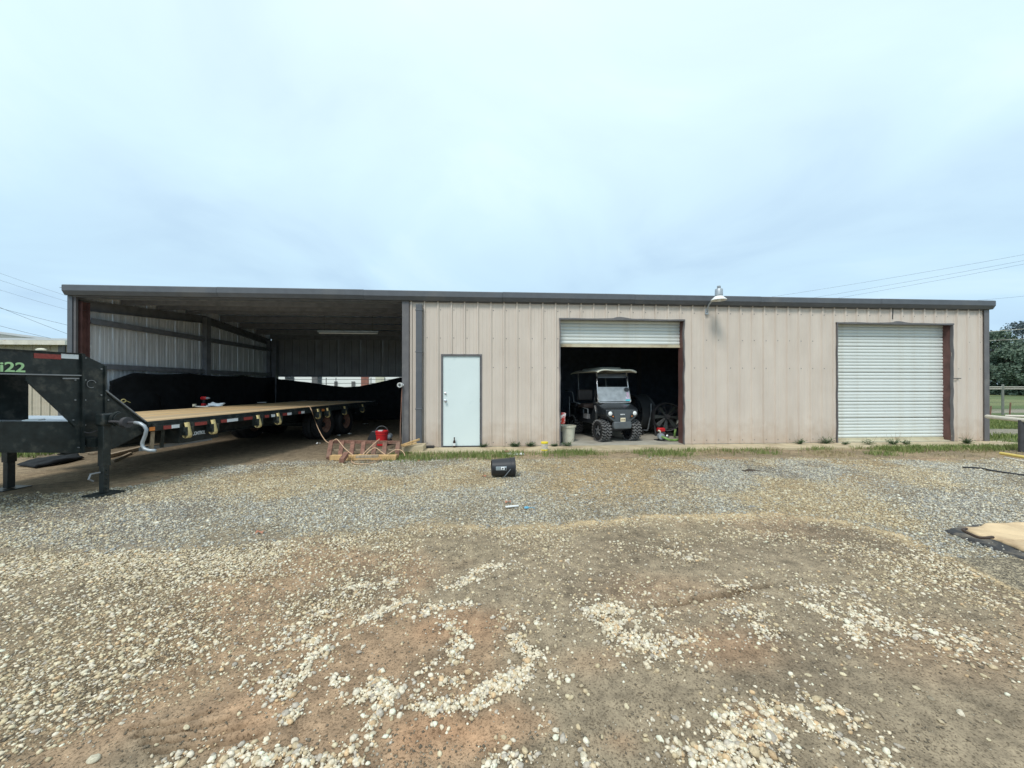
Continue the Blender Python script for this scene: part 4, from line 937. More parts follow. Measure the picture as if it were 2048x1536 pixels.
b = MB(); b.beam(TP(sc_, LN-.010, hc_), TP(se_, LN-.010, he_), .02, .028); part(b, "diagonal_bar", M_BLK, parent=T)
b = MB(); b.beam(TP(s0_, LN-.012, hB1_), TP(sA-.01, LN-.012, hB1), .03, .014); part(b, "edge_bar", M_EDGE, parent=T)
b = MB(); b.beam(TP(s0_, LN-.006, hT_+.004), TP(sA, LN-.006, hT+.004), .03, .008); part(b, "edge_bar", M_BLK, parent=T)
b = MB(); b.beam(TP(sA, LN-.02, hU), TP(sA, LN-.02, hT), .035, .03, up=tdir); part(b, "stiffener", M_BLK, parent=T)
b = MB(); b.beam(TP(sB, LN-.012, hpx(209, 900)), TP(sB, LN-.012, hpx(209, 732)), .02, .02, up=tdir); part(b, "stiffener", M_BLK, parent=T)
nplate([(sA, hU), (sB, hpx(209, 900)), (sB, hpx(209, 730)), (sA, hT)], "riser_plate", M_BLK)
nplate([(sB, hpx(209, 781)), (TS(295, LN)[0], hpx(295, 848)), (TS(295, LN)[0], hpx(295, 862)), (TS(226, LN)[0], hpx(226, 898)), (sB, hpx(209, 900))], "slope_plate", M_BLK)
b = MB(); b.beam(TP(sB, LN-.01, hpx(209, 781)), TP(TS(293, LN)[0], LN-.01, hpx(293, 846)), .04, .016); part(b, "edge_bar", M_EDGE, parent=T)
# the sloping cover between the two slope plates, the far side plates, floor of the neck and inner box
b = MB(); b.prism([TP(sB, LN, hpx(209, 781)-.01), TP(sF, LN, DH), TP(sF, LN, DH-.02), TP(sB, LN, hpx(209, 781)-.03)], tlat*.12); part(b, "slope_cover", M_BLK, parent=T)
b = MB(); b.prism([TP(s0_, 0, hU) if 0 else TP(s0_, LN+1.5, hB0-.25), TP(sA, LN+1.5, hB0-.25), TP(sA, LN+1.5, hB0), TP(s0_, LN+1.5, hB0)], tlat*.012); part(b, "neck_side_plate", M_BLK, parent=T)
hf = lambda q: hB0+(hB0_-hB0)*(sA-q)/(sA-s0_)-.012
b = MB(); b.prism([TP(s0_, LN+.013, hf(s0_)), TP(sA-.03, LN+.013, hf(sA)), TP(sA+.9, LN+1.2, hf(sA)), TP(sA+.9, LN+2.15, hf(sA)), TP(s0_, LN+2.15, hf(s0_))], (0, 0, -.012)); fl2 = part(b, "neck_floor", M_TREAD, parent=T, label="bare tread plate floor of neck")
for i in range(9):
    for j in range(16):
        if (i+j) % 2: continue
        c_ = TP(s58+.02+i*.06, LN+.10+j*.12, hf(s58+.02+i*.06)+.003); b = MB(); b.beam(c_-tdir*.016-tlat*.012, c_+tdir*.016+tlat*.012, .010, .005); 
        if i == 0 and j == 0: lug = b
        else: lug.v += [v for v in b.v]; lug.f += [tuple(q+len(lug.v)-8 for q in f) for f in b.f]
o = lug.obj("tread_lug", M_TREAD, fl2); o['kind'] = 'stuff'
b = MB(); c_ = TP(TS(82, LN+.12)[0], LN+.22, hf(s58)+.008); dd = [c_+tdir*.0+tlat*.10, c_+tdir*.10, c_-tlat*.06, c_-tdir*.10]; b.tube(dd+[dd[0]], .010, 6); part(b, "tie_ring", M_WHITE, parent=T)
b = MB(); tb(b, s0_, TS(57, LN+.6)[0], LN+.6, LN+1.1, hB0-.1, hB1_+.10); part(b, "neck_toolbox", M_BLK, parent=T)
b = MB(); b.prism([TP(s0_, LN+.013, hT_-.03), TP(sA-.03, LN+.013, hT-.03), TP(sA-.03, LN+.013, hT-.02), TP(s0_, LN+.013, hT_-.02)], tlat*.6); part(b, "neck_roof", M_BLK, parent=T)
# tape, lettering, marker lamp, hooks
def npatch(px0, px1, py0, py1, name, m):
    a, c = TS(px0, LN-.006)[0], TS(px1, LN-.006)[0]; hh0, hh1 = hpx((px0+px1)/2, py1), hpx((px0+px1)/2, py0); b = MB(); b.prism([TP(a, LN-.006, hh0), TP(c, LN-.006, hh0), TP(c, LN-.006, hh1), TP(a, LN-.006, hh1)], tlat*.005); part(b, name, m, parent=band_t)
npatch(68, 122, 708, 717.5, "reflector", M_RFR); npatch(122.5, 157, 708.5, 717.5, "reflector", M_RFW)
o = text("lettering", "i22", M_LIME, .155, frame(TP(TS(51, LN-.01)[0], LN-.008, hpx(28, 735.5)), tdir, (0, 0, 1)), band_t, align='RIGHT', sx=1.12, ext=.003)
b = MB(); c_ = TP(TS(86, LN)[0], LN+.03, hT+.02); b.ball((0, 0, 0), .06, 12, 6, (1, .5, .35)); b.v = [tuple(Vector(v)+c_) for v in b.v]; part(b, "marker_lamp", M_CREAM, parent=T, smooth=True)
b = MB(); c_ = TQ(247, 803, LN-.02)+Vector((0, 0, .01)); b.tube([c_+tdir*.03*math.cos(a)+Vector((0, 0, .022*math.sin(a))) for a in np.linspace(0, 6.0, 12)], .007, 6); b.tube([c_+tdir*.03, c_+tdir*.09-Vector((0, 0, .03))], .004, 5); part(b, "chain_hook", M_BRASS, parent=T)
b = MB(); c_ = hpx(125, 757); b.beam(TP(TS(123, LN)[0], LN-.015, c_), TP(TS(156, LN)[0], LN-.015, hpx(156, 757)), .01, .014); part(b, "hand_rail", M_EDGE, parent=T)
for px_, py_ in ((170, 716), (170, 760), (170, 800), (170, 850), (170, 892), (202, 738), (202, 790), (202, 870), (196, 893), (178, 893), (216, 800), (216, 850), (240, 830), (262, 840), (150, 760), (150, 800), (146, 840), (157, 895)):
    c_ = TQ(px_, py_, LN-.004); b = MB(); b.tube([c_+tlat*.004, c_-tlat*.010], .010, 6); part(b, "bolt", M_EDGE, parent=T)
b = MB(); cc = [TQ(183, 768, LN-.012)+tdir*.05*math.cos(a)+Vector((0, 0, .05*math.sin(a))) for a in np.linspace(.3, 5.2, 14)]; b.tube(cc, .004, 5); part(b, "cable_loop", M_EDGE, parent=T)
b = MB(); pp = spline([TQ(163, 862, LN-.02), TQ(178, 866, LN-.05), TQ(192, 862, LN-.06), TQ(205, 858, LN-.05)]); b.tube(pp, .008, 6); part(b, "air_hose", M_WIRE, parent=T)
# jacks
def jack(px, pyb, ztop, full, name="landing_jack", pxw=.13):
    g = GP(px, pyb, .02); b = MB(); w_ = pxw/2
    base = Vector((g.x, g.y, 0))
    def bx(a0, a1, l0, l1, h0, h1):
        P = [base+tdir*s+tlat*l+Vector((0, 0, h)) for h in (h0, h1) for (s, l) in ((a0, l0), (a1, l0), (a1, l1), (a0, l1))]
        b.add(P, [(0, 1, 2, 3), (7, 6, 5, 4), (4, 5, 1, 0), (5, 6, 2, 1), (6, 7, 3, 2), (7, 4, 0, 3)])
    bx(-w_, w_, -w_, w_, .38, ztop); bx(-w_*.8, w_*.8, -w_*.8, w_*.8, .02, .38)
    if full:
        for k_ in range(5):
            c_ = base+tdir*0-tlat*(w_*.82)+Vector((0, 0, .08+k_*.06)); b.tube([c_+tlat*.01, c_-tlat*.012], .011, 8)
    j = part(b, name, M_BLK, parent=T, bevel=.006)
    b = MB(); bx(-.15, .15, -.14, .14, .0, .014); b.obj("foot_plate", M_BLK, j)
    if full:
        b = MB(); bx(-w_-.02, w_+.10, -w_-.02, w_+.02, ztop-.02, ztop+.14); b.obj("gear_box", M_BLK, j, bevel=.02)
        b = MB(); c_ = base+tdir*.09-tlat*(w_+.03)+Vector((0, 0, ztop+.06)); b.tube([c_, c_-tlat*.05], .10, 20); b.tube([c_-tlat*.05, c_-tlat*.07], .085, 20); b.obj("gear_cover", M_BLK, j, smooth=40)
        # crank: shaft toward the viewer's right, then bent down
        z_ = F*(H)/(pyb-HZ)
        def q(px_, py_, dz): 
            zz_ = z_-dz; return PZ(px_, zz_, H-(py_-HZ)/F*zz_)
        b = MB(); b.tube([q(196, 842, -.05), q(225, 843, .1), q(255, 845, .15), q(275, 845, .18)], .016, 8); b.tube([q(250, 845, .14), q(257, 845, .15)], .07, 14); b.obj("crank_shaft", M_STEEL, j, smooth=40)
        b = MB(); b.tube([q(270, 845, .18), q(281, 847, .2), q(289, 852, .2), q(293, 859, .2), q(291, 870, .2), q(285, 885, .2), q(285, 892, .2), q(290, 898, .2), q(299, 901, .2), q(311, 901.5, .2)], .021, 10); b.obj("crank_handle", M_GREY, j, smooth=True)
        b = MB(); c_ = base+Vector((0, 0, .30)); b.tube([c_-tdir*.05, c_-tdir*.15, c_-tdir*.17+Vector((0, 0, -.06)), c_-tdir*.12+Vector((0, 0, -.10))], .012, 8); b.obj("pull_pin", M_EDGE, j)
    return j
jack(209, 985, hpx(209, 845)-.0, True, pxw=.088); jack(19, 975, hU+.02, False, pxw=.10)
b = MB(); g = GP(209, 985, .02); b.beam(Vector((g.x, g.y, hpx(209, 880)))+tlat*.06, Vector((g.x, g.y, hpx(209, 880)))+tlat*.2, .12, .12); part(b, "jack_bracket", M_BLK, parent=T)

# ------------------------------------------------------------------ things on the deck
def onto(px, py):  # point on deck surface
    return GP(px, py, DH+.004)
p = onto(409, 811.5); s_ = F*(H-DH)/(811.5-HZ)
DR = root("cordless_drill", "red and black cordless drill standing on trailer deck", "power drill", p, TH*-1)
k_ = s_/F
b = MB(); b.box(-.055, .02, -.04, .04, .0, .05); b.obj("battery", M_REDP, DR, bevel=.008)
b = MB(); b.prism([(-.035, -.02, .05), (.01, -.02, .05), (.02, -.02, .13), (-.03, -.02, .13)], (0, .04, 0)); b.obj("handle", M_BLKP, DR, bevel=.006)
b = MB(); b.lathe([(.03, -.08), (.037, -.07), (.037, .03), (.03, .05)], 14, 'x', (0, 0, .165)); b.obj("body", M_REDP, DR, smooth=40)
b = MB(); b.lathe([(.026, .05), (.028, .08), (.014, .115), (.005, .14)], 12, 'x', (0, 0, .165)); b.obj("chuck", M_GREY, DR, smooth=40)
DR.scale = (1.1, 1.1, 1.25)
p = onto(431, 812.5); o = bundle("cloth", "crumpled pale blue cloth beside drill on trailer deck", "cloth", (p.x, p.y, p.z-.004), .19, .12, .10, M_CLOTH, 8, .3)
p = onto(389, 813); b = MB(); b.lathe([(.035, 0), (.042, .004), (.042, .05), (.035, .055)], 18, 'z'); o = b.obj("tape_roll", M_CREAM, smooth=40, loc=p); o.scale = (1, 1, 1.15); tag(o, "cream tape roll at left of drill on deck", "tape roll")
a, c = onto(393, 813.4), onto(418, 813.8); b = MB(); b.beam(a+Vector((0, 0, .009)), c+Vector((0, 0, .009)), .05, .016); o = b.obj("flat_strip", M_WHITE); tag(o, "thin white strip lying in front of drill on deck", "strip")
a, c = onto(516, 806), onto(531, 805.4); b = MB(); b.beam(a+Vector((0, 0, .012)), c+Vector((0, 0, .012)), .09, .02); o = b.obj("white_scrap", M_WHITE); tag(o, "small white scrap lying midway along trailer deck", "scrap")

# rope from the deck, over the ramp, looping on the planks
# rusty steel ramp lying tilted on edge
RZ0, RZ1 = 7.85, 7.55
RT = root("steel_ramp", "rusty steel ladder ramp lying on its side by bay post", "ramp", PZ(730, 7.7, 0))
def rl(v): return v-RT.location
tL, tR = P3(663, 881.5, 7.85), P3(801, 883.5, 7.85); bL, bR = GP(657, 915.5, .03), GP(798, 912.5, .03)
b = MB(); b.beam(rl(tL), rl(tR), .07, .03); b.beam(rl(tL)+Vector((0, -.03, -.02)), rl(tR)+Vector((0, -.03, -.02)), .008, .05); b.obj("top_rail", M_RUST, RT)
b = MB(); b.beam(rl(bL), rl(bR), .06, .05); b.obj("bottom_rail", M_RUST, RT)
for u in (.0, .16, .315, .47, .63, .78, .97):
    a = tL.lerp(tR, u); c = bL.lerp(bR, u); b = MB(); b.beam(rl(a), rl(c), .03, .085, up=(1, 0, 0.2)); b.obj("rung", M_RUST, RT)
b = MB(); m1, m2 = tL.lerp(bL, .62)+Vector((0, .12, 0)), tR.lerp(bR, .62)+Vector((0, .12, 0)); b.beam(rl(m1), rl(m2), .03, .025); b.obj("middle_rail", M_OLDW, RT)
def lumber(name, label, a, c, w, h, m, cat="board", split=False):
    b = MB(); a, c = Vector(a), Vector(c); d = c-a; n_ = 10
    o_ = root("x", None, None); bpy.data.objects.remove(o_)
    sdv = d.cross(Vector((0, 0, 1))).normalized()*w/2; vs = []
    for i in range(n_+1):
        p_ = a+d*i/n_; ww = 1-(.35*random.random() if (split and i < 2) else 0)
        vs += [p_-sdv*ww, p_+sdv*ww, p_+sdv*ww+Vector((0, 0, h)), p_-sdv*ww+Vector((0, 0, h))]
    fs = []
    for i in range(n_):
        for j in range(4): fs.append((i*4+j, i*4+(j+1) % 4, i*4+4+(j+1) % 4, i*4+4+j))
    fs += [(3, 2, 1, 0), tuple(n_*4+j for j in range(4))]
    b.add(vs, fs); o = b.obj(name, m, bevel=.003); tag(o, label, cat); return o
lumber("lumber_board", "long fresh pine board on the ground before the rusty ramp, split left end", GP(662, 919.5, .0), GP(794, 919, .0), .13, .09, M_WOOD, split=True)
lumber("lumber_board", "short weathered board end jutting toward viewer left of the coils", GP(683, 926, .0), GP(693, 912, .1), .09, .08, M_RUST)
lumber("lumber_board", "broken grey-brown timber lying across the pine board", GP(712, 916, .095), GP(757, 914, .095), .10, .04, M_OLDW, split=True)
lumber("lumber_board", "short split pine offcut in front of the pine board", GP(700, 921, .0), GP(722, 914, .02), .08, .06, M_WOOD)
lumber("lumber_board", "thin dark lath lying in the grass below pine board", GP(716, 921, .0), GP(775, 919, .0), .04, .02, M_OLDW)
lumber("wooden_stake", "upper yellow wooden stake leaning from ramp toward the wall", P3(803, 893, 8.0), P3(839, 880.5, 8.3), .045, .04, M_WOOD, "stake")
lumber("wooden_stake", "lower wooden stake lying under the yellow stake by the wall", P3(806, 893.5, 8.0), P3(833, 887.5, 8.15), .04, .03, M_WOOD, "stake")
a = GP(826, 905, 0); b = MB(); b.box(-.24, .22, 0, .42, 0, .14); o = b.obj("concrete_block", M_APRON, bevel=.012, loc=(a.x, a.y, 0)); tag(o, "yellowish concrete block in the grass at foot of bay post", "block")
a = GP(857, 897, 0); b = MB(); b.box(-.16, .13, 0, .12, 0, .07); o = b.obj("dark_board", M_BLKP, bevel=.004, loc=(a.x, a.y-.1, .0)); tag(o, "short black beam lying against the wall left of door", "beam")
# ropes
z1 = TS(620, -.05)[1]
r1 = [P3(612, 813, z1+.1), P3(619, 813.5, z1-.08), P3(624, 823, z1-.3), P3(629, 838, 9.9), P3(637, 858, 9.0), P3(647, 876, 8.3), P3(655, 884.5, 8.0), P3(663, 885, 7.85), P3(669, 880, 7.78), P3(674, 878.5, 7.76), P3(680, 885, 7.6), P3(690, 897, 7.45), P3(702, 907, 7.35), P3(709, 912.5, 7.3)]
b = MB(); b.tube(spline(r1), .0085, 6); b.tube(spline([P3(759, 878, 7.85), P3(752, 884, 7.7), P3(740, 895, 7.55), P3(728, 907, 7.4), P3(725, 914, 7.35), P3(731, 918, 7.3)]), .0085, 6)
lp = [P3(729, 905, 7.45), P3(725, 911, 7.4), P3(727, 915, 7.35), P3(735, 906, 7.4), P3(744, 898, 7.5), P3(752, 896, 7.5), P3(762, 903, 7.45), P3(771, 910, 7.4), P3(770, 915, 7.35), P3(764, 918, 7.32)]
b.tube(spline(lp), .0085, 6)
lp = [GP(700, 911, .05), GP(701, 918, .01), GP(706, 925, .01), GP(716, 928, .01), GP(735, 927, .01), GP(752, 923, .01), P3(768, 913, 7.4), P3(778, 907, 7.45), P3(790, 900, 7.55), P3(801, 900, 7.55), P3(808, 906, 7.45), P3(810, 912, 7.4)]
b.tube(spline(lp), .0085, 6); b.tube(spline([P3(700, 913, 7.4), P3(702, 909, 7.5), P3(708, 913, 7.4)]), .0085, 6)
o = b.obj("rope", M_ROPE, smooth=True); tag(o, "tan rope hanging off trailer deck and looped over ramp", "rope")

def bucket_prof(r0, r1, h): return [(r0*.96, 0), (r0, .004), (r0+(r1-r0)*.8, h*.8), (r0+(r1-r0)*.8+.008, h*.8), (r0+(r1-r0)*.83+.008, h*.84), (r1-.003, h*.85), (r1, h*.95), (r1+.007, h*.955), (r1+.007, h), (r1-.004, h)]
p = GP(764, 890.5, 0)
RB = root("red_bucket", "red plastic bucket with lid and raised handle behind ramp", "bucket", p)
MB().lathe(bucket_prof(.12, .145, .33), 28).obj("pail", M_REDP, RB, smooth=35)
MB().lathe([(.152, .318), (.156, .33), (.150, .352), (.12, .356), (.11, .345), (.01, .345)], 28).obj("lid", M_REDP, RB, smooth=40)
MB().tube([(.155*math.cos(a)*1, -.02, .30+.17*math.sin(a)) for a in np.linspace(0, math.pi, 18)], .0026, 6).obj("handle", M_GREY, RB, smooth=True)
MB().box(-.07, .03, -.1, .0, .347, .372).obj("lid_tab", M_WHITE, RB)
p = GP(777, 889, 0); MT = root("electric_motor", "small grey electric motor on dark stand beside red bucket", "motor", p)
MB().box(-.07, .07, -.06, .08, 0, .13).obj("base", M_BLKP, MT, bevel=.01)
MB().lathe([(.03, -.12), (.065, -.10), (.075, -.08), (.075, .08), (.065, .1)], 18, 'y', (.01, 0, .20)).obj("casing", M_GREY, MT, smooth=40)
p = GP(748, 886, 0); b = MB(); b.prism([(-.16, 0, 0), (.22, 0, 0), (.22, 0, .26), (-.06, 0, .30), (-.16, 0, .12)], (0, .3, 0)); o = b.obj("black_crate", M_BLKP, bevel=.01, loc=p); tag(o, "dark crate standing behind red bucket in bay", "crate")
p = GP(738, 845.5+15, 0); 
b = MB(); b.tube(spline([P3(800.5, 883, 8.45), P3(801, 850, 8.47), P3(802.5, 815, 8.5), P3(804, 777, 8.53)], 4), .011, 8); o = b.obj("rusty_rod", M_RUST, smooth=True); tag(o, "thin rusty rod leaning upright against the bay post", "rod")
c_ = P3(799, 770, 8.45); b = MB(); b.lathe([(.042, -.0), (.055, -.0), (.055, .12), (.042, .12), (.042, 0)], 18, 'y', c_, caps=False); b.tube([c_+Vector((0, .12, 0)), c_+Vector((.05, .16, 0)), c_+Vector((.1, .17, 0))], .05, 12)
o = b.obj("pipe_end", M_WHITE, smooth=40); tag(o, "open white pipe end fixed beside the bay post", "pipe")
# small litter inside the bay
for i, (px, py, lb) in enumerate(((678, 872, "torn white paper on dirt beyond the rear wheels"), (699, 868.5, "tiny white scrap right of the torn paper under trailer"), (731, 848.5, "pale plastic bag lying at the back of bay floor"), (637, 888, "white splinter lying left of the rusty ramp"))):
    p = GP(px, py, 0); b = MB(); rr = .05 if i != 2 else .1
    b.grid(lambda u, v: (p.x+(u-.5)*rr*2, p.y+(v-.5)*rr, .012+.02*math.sin(u*7+i)*math.cos(v*5)+.012), 6, 5); o = b.obj("litter", M_WHITE, smooth=True); tag(o, lb, "litter")

# ------------------------------------------------------------------ black bucket lying on the gravel
p = GP(1007, 957, 0); BB = root("black_bucket", "black plastic bucket lying on its side on the gravel", "bucket", (p.x, p.y+.13, .148), R(2))
BB.rotation_euler = (0, R(0), R(3))
MB().lathe([(t_[0], t_[1]-.185) for t_ in bucket_prof(.128, .15, .37)][:-1]+[(.146, .185), (.142, .18), (.12, -.17), (.01, -.175)], 36, 'x', caps=False).obj("pail", M_BLKP, BB, smooth=35)
b = MB()
def lab(u, v):
    x_ = -.075+.105*u*1.15; a = math.pi+.62-(.42*v)  # around the side facing the camera
    r_ = .1365+.022*(x_+.185)/.37
    return (x_-.03, -r_*math.cos(a-math.pi+.0), r_*math.sin(-(a-math.pi))+.045)
def onb(x_, a, lift=.0015):
    r_ = .128+.022*(x_+.185)/.37*1.0+lift+.0035; return (x_, -r_*math.cos(a), r_*math.sin(a))
b.grid(lambda u, v: onb(-.125+.165*u, -.12+.42*v), 8, 6); sk = b.obj("sticker", M_GREY, BB)
for u0, u1, v0, v1, m in ((.03, .36, .1, .9, mat("sticker_grey", (.22, .27, .28), .5)), (.46, .80, .15, .9, M_WHITE), (.56, .70, .3, .62, M_BLKP), (.84, .97, .1, .62, M_BLKP), (.40, .44, .12, .88, M_BLKP), (.5, .66, .12, .2, M_BLKP)):
    MB().grid(lambda u, v: onb(-.125+.165*(u0+(u1-u0)*u), -.12+.42*(v0+(v1-v0)*v), .003+(.001 if m is M_BLKP else 0)), 4, 4).obj("print", m, sk)
MB().tube([(.10, -.155, -.0), (.085, -.158, -.02), (.0, -.152, -.12), (-.03, -.13, -.145)], .0035, 6).obj("handle", M_GREY, BB)

# small things along the wall
def bottle(px, py, lb):
    p = GP(px, py, .025); b = MB(); b.lathe([(.028, 0), (.031, .006), (.031, .12), (.026, .145), (.013, .175), (.012, .215), (.014, .218), (.013, .225)], 16); o = b.obj("bottle", M_BROWNG, smooth=40, loc=(p.x, min(p.y, -.06), .024)); tag(o, lb, "bottle")
    b = MB(); b.lathe([(.0145, .215), (.0145, .232)], 10); b.obj("cap", M_BLKP, o); MB().lathe([(.0318, .04), (.0318, .10)], 16, caps=False).obj("paper_label", M_RFW, o)
bottle(909, 894, "brown glass bottle standing at the foot of white door")
p = GP(1089, 900.5, .025); YT = root("yellow_tub", "white tub with bright yellow lid and base on apron", "tub", (p.x, p.y, .022))
MB().lathe([(.072, .02), (.072, .16)], 22).obj("pail", M_CREAM, YT, smooth=40); MB().lathe([(.078, .155), (.08, .165), (.08, .185), (.074, .19)], 22).obj("lid", M_YEL, YT, smooth=40); MB().lathe([(.07, 0), (.074, .004), (.073, .03)], 22).obj("base", M_YEL, YT, smooth=40)
b = MB(); b.grid(lambda u, v: (.0735*math.sin((u-.5)*1.6), -.0735*math.cos((u-.5)*1.6), .05+.08*v), 8, 2); b.obj("paper_label", mat("faded_label", (.55, .5, .42), .7, var=.4, vscale=60), YT)
p = GP(1022, 906, .03); b = MB(); b.grid(lambda u, v: ((u-.5)*.44+.0, (v-.5)*.2, .006+.02*math.sin(u*9)*math.sin(v*4)*u), 14, 6); o = b.obj("plaster_lump", M_WHITE, smooth=True, loc=(p.x+.05, p.y, .012)); o.modifiers.new('s', 'SOLIDIFY').thickness = .012; tag(o, "flat whitish crumpled sheet on the apron right of door", "sheet")
p = GP(1014, 904.5, .03); b = MB(); b.box(-.04, .04, -.03, .03, 0, .03); o = b.obj("brick_chip", M_BRICK, bevel=.006, loc=(p.x, p.y, .035)); tag(o, "broken red brick chip on the whitish sheet", "brick")
a, c = GP(1011, 1013.5, .01), GP(1037, 1011, .01); b = MB(); b.beam(a, c, .035, .012); o = b.obj("white_strip", M_WHITE, bevel=.002); tag(o, "short white plastic strip lying on gravel below black bucket", "strip")
p = GP(1053, 1018, 0); b = MB(); b.ball((0, 0, .018), .032, 14, 8, (1, .8, .45)); b.tube([(.03, 0, .015), (.06, .0, .02), (.1, -.02, .012)], .004, 5); o = b.obj("blue_cap", mat("blue_plastic", (.12, .38, .55), .4), smooth=True, loc=p); tag(o, "small blue plastic cap lying on gravel beside white strip", "cap")
p = GP(1500, 944, 0); bundle("dirt_clod", "dark brown clod lying on the gravel before the tan wall", "clod", (p.x, p.y, -.0), .12, .06, .045, mat("dark_clod", (.07, .055, .04), .9, bump=.5), 12, .35)
p = GP(848-6, 925, 0); 
for px, py in ((838, 922), (968, 953), (1016, 1005), (520, 1066)):
    p = GP(px, py, 0); b = MB(); b.grid(lambda u, v: ((u-.5)*.07, (v-.5)*.05, .014+.012*math.sin(u*6+px)*math.cos(v*4)), 4, 4); o = b.obj("leaf", mat("dry_leaf", (.45, .2, .12), .8), smooth=True, loc=p); 
    tag(o, {838: "dry reddish leaf in the grass right of ramp", 968: "dry reddish leaf on gravel left of black bucket", 1016: "dry reddish leaf just above the white strip", 520: "lone dry leaf on gravel toward the left"}[px], "leaf")

# ------------------------------------------------------------------ inside the shop doorway
FZ = .03
def FP(px, py): return GP(px, py, FZ)
# golf cart: local x to viewer's right, -y is the front
pc = FP(1233, 881.5)
G = root("golf_cart", "black lifted golf cart with beige roof parked in doorway", "golf cart", (pc.x, pc.y, FZ), R(9))
G.scale = (.97, .97, .985)
def gpart(b, name, m, parent=None, label=None, **k):
    o = b.obj(name, m, parent or G, **k)
    if label: o['label'] = label
    return o
def cart_wheel():
    r_ = .275; w_ = .25; b = MB()
    b.lathe([(.155, -w_/2+.01), (.19, -w_/2-.004), (.235, -w_/2), (.258, -w_/2+.02), (.262, 0), (.258, w_/2-.02), (.235, w_/2), (.19, w_/2+.004), (.155, w_/2-.01)], 36, 'x', caps=False)
    t = b.obj("tyre", M_RUBBER, None, smooth=40); b = MB()
    M_TR = mat("tread_rubber", (.14, .14, .14), .7)
    for k in range(22):
        a = 2*math.pi*k/22
        for q, da, tw in ((-.105, 0, .5), (-.045, .06, -.6), (.02, -.03, .6), (.075, .08, -.5), (.112, .02, .5)):
            aa = a+da; c_ = Vector((q, math.cos(aa)*.266, math.sin(aa)*.266)); tg = Vector((0, -math.sin(aa), math.cos(aa))); ax = Vector((1, 0, 0)); d_ = (ax*math.cos(tw)+tg*math.sin(tw)).normalized()
            b.beam(c_-d_*.028, c_+d_*.028, .030, .034, up=(0, math.cos(aa), math.sin(aa)))
    tr = b.obj("tread", M_TR, None); tr['kind'] = 'stuff'
    b = MB(); b.lathe([(.158, -.10), (.15, -.12), (.14, -.06), (.06, -.05), (.05, -.11), (.02, -.115)], 24, 'x', caps=False); b.lathe([(.158, .10), (.14, .06), (.02, .05)], 24, 'x', caps=False); rmm = b.obj("rim", M_GLOSS, None, smooth=40)
    b = MB()
    for k in range(5):
        a = 2*math.pi*k/5+.3; c_, s2 = math.cos(a), math.sin(a); nx_, ny_ = -s2, c_
        b.prism([(-.118, c_*.03+nx_*.022, s2*.03+ny_*.022), (-.118, c_*.03-nx_*.022, s2*.03-ny_*.022), (-.110, c_*.145, s2*.145)], (.02, 0, 0))
    sp_ = b.obj("spoke", M_SILV, None); return t, tr, rmm, sp_
cw = cart_wheel(); first = True
for (x_, y_) in ((-.43, 0), (.43, 0), (-.45, 1.68), (.45, 1.68)):
    w_ = bpy.data.objects.new("wheel", None); COL.objects.link(w_); w_.parent = G; w_.location = (x_, y_, .278); w_.rotation_euler = (0, 0, (math.pi if x_ > 0 else 0)+(R(5) if y_ < 1 else 0))
    if first:
        for o in cw: o.parent = w_
        first = False
    else:
        for o in cw:
            q = inst(o, w_)
            if 'kind' in o: q['kind'] = o['kind']
# axle and chassis
b = MB(); b.beam((-.38, .02, .30), (.38, .02, .30), .07, .07); b.tube([(-.33, .05, .3), (-.2, .1, .52)], .035, 8); b.tube([(.33, .05, .3), (.2, .1, .52)], .035, 8); gpart(b, "front_axle", M_BLKP)
b = MB(); b.box(-.3, .3, .1, 2.0, .40, .48); gpart(b, "chassis", M_BLKP)
# bumper
b = MB(); b.prism([(-.24, -.34, .345), (.24, -.34, .345), (.255, -.33, .43), (.24, -.34, .525), (-.24, -.34, .525), (-.255, -.33, .43)], (0, .12, 0)); gpart(b, "bumper", mat("bumper_grey", (.10, .115, .125), .5), bevel=.022)
# front cowl
M_COWL = mat("cowl_paint", (.065, .080, .092), .28, coat=.5, var=.08)
def ring(y_, pts): return [(x_, y_, z_) for x_, z_ in pts]
front = [(-.21, .50), (.21, .50), (.34, .60), (.44, .68), (.445, .82), (.25, .83), (-.25, .83), (-.445, .82), (-.44, .68), (-.34, .60)]
mid = [(-.26, .50), (.26, .50), (.42, .60), (.50, .70), (.50, .88), (.30, .93), (-.30, .93), (-.50, .88), (-.50, .70), (-.42, .60)]
back_ = [(-.30, .46), (.30, .46), (.48, .55), (.53, .70), (.52, 1.0), (.34, 1.03), (-.34, 1.03), (-.52, 1.0), (-.53, .70), (-.48, .55)]
b = MB(); k10 = 10; vs = ring(-.30, front)+ring(-.10, mid)+ring(.28, back_)
fs = [tuple(range(10))[::-1], tuple(20+i for i in range(10))]+[(i, (i+1) % 10, 10+(i+1) % 10, 10+i) for i in range(10)]+[(10+i, 10+(i+1) % 10, 20+(i+1) % 10, 20+i) for i in range(10)]
b.add([(x_, y_, z_) for x_, y_, z_ in vs], [tuple(reversed(f)) for f in fs]); cowl = gpart(b, "front_cowl", M_GLOSS, bevel=.018)
b = MB(); b.prism([(-.205, -.302, .51), (.205, -.302, .51), (.33, -.302, .605), (.432, -.302, .69), (.438, -.302, .81), (.25, -.302, .822), (-.25, -.302, .822), (-.438, -.302, .81), (-.432, -.302, .69), (-.33, -.302, .605)], (0, .02, 0)); gpart(b, "front_panel", M_COWL, cowl, bevel=.004)
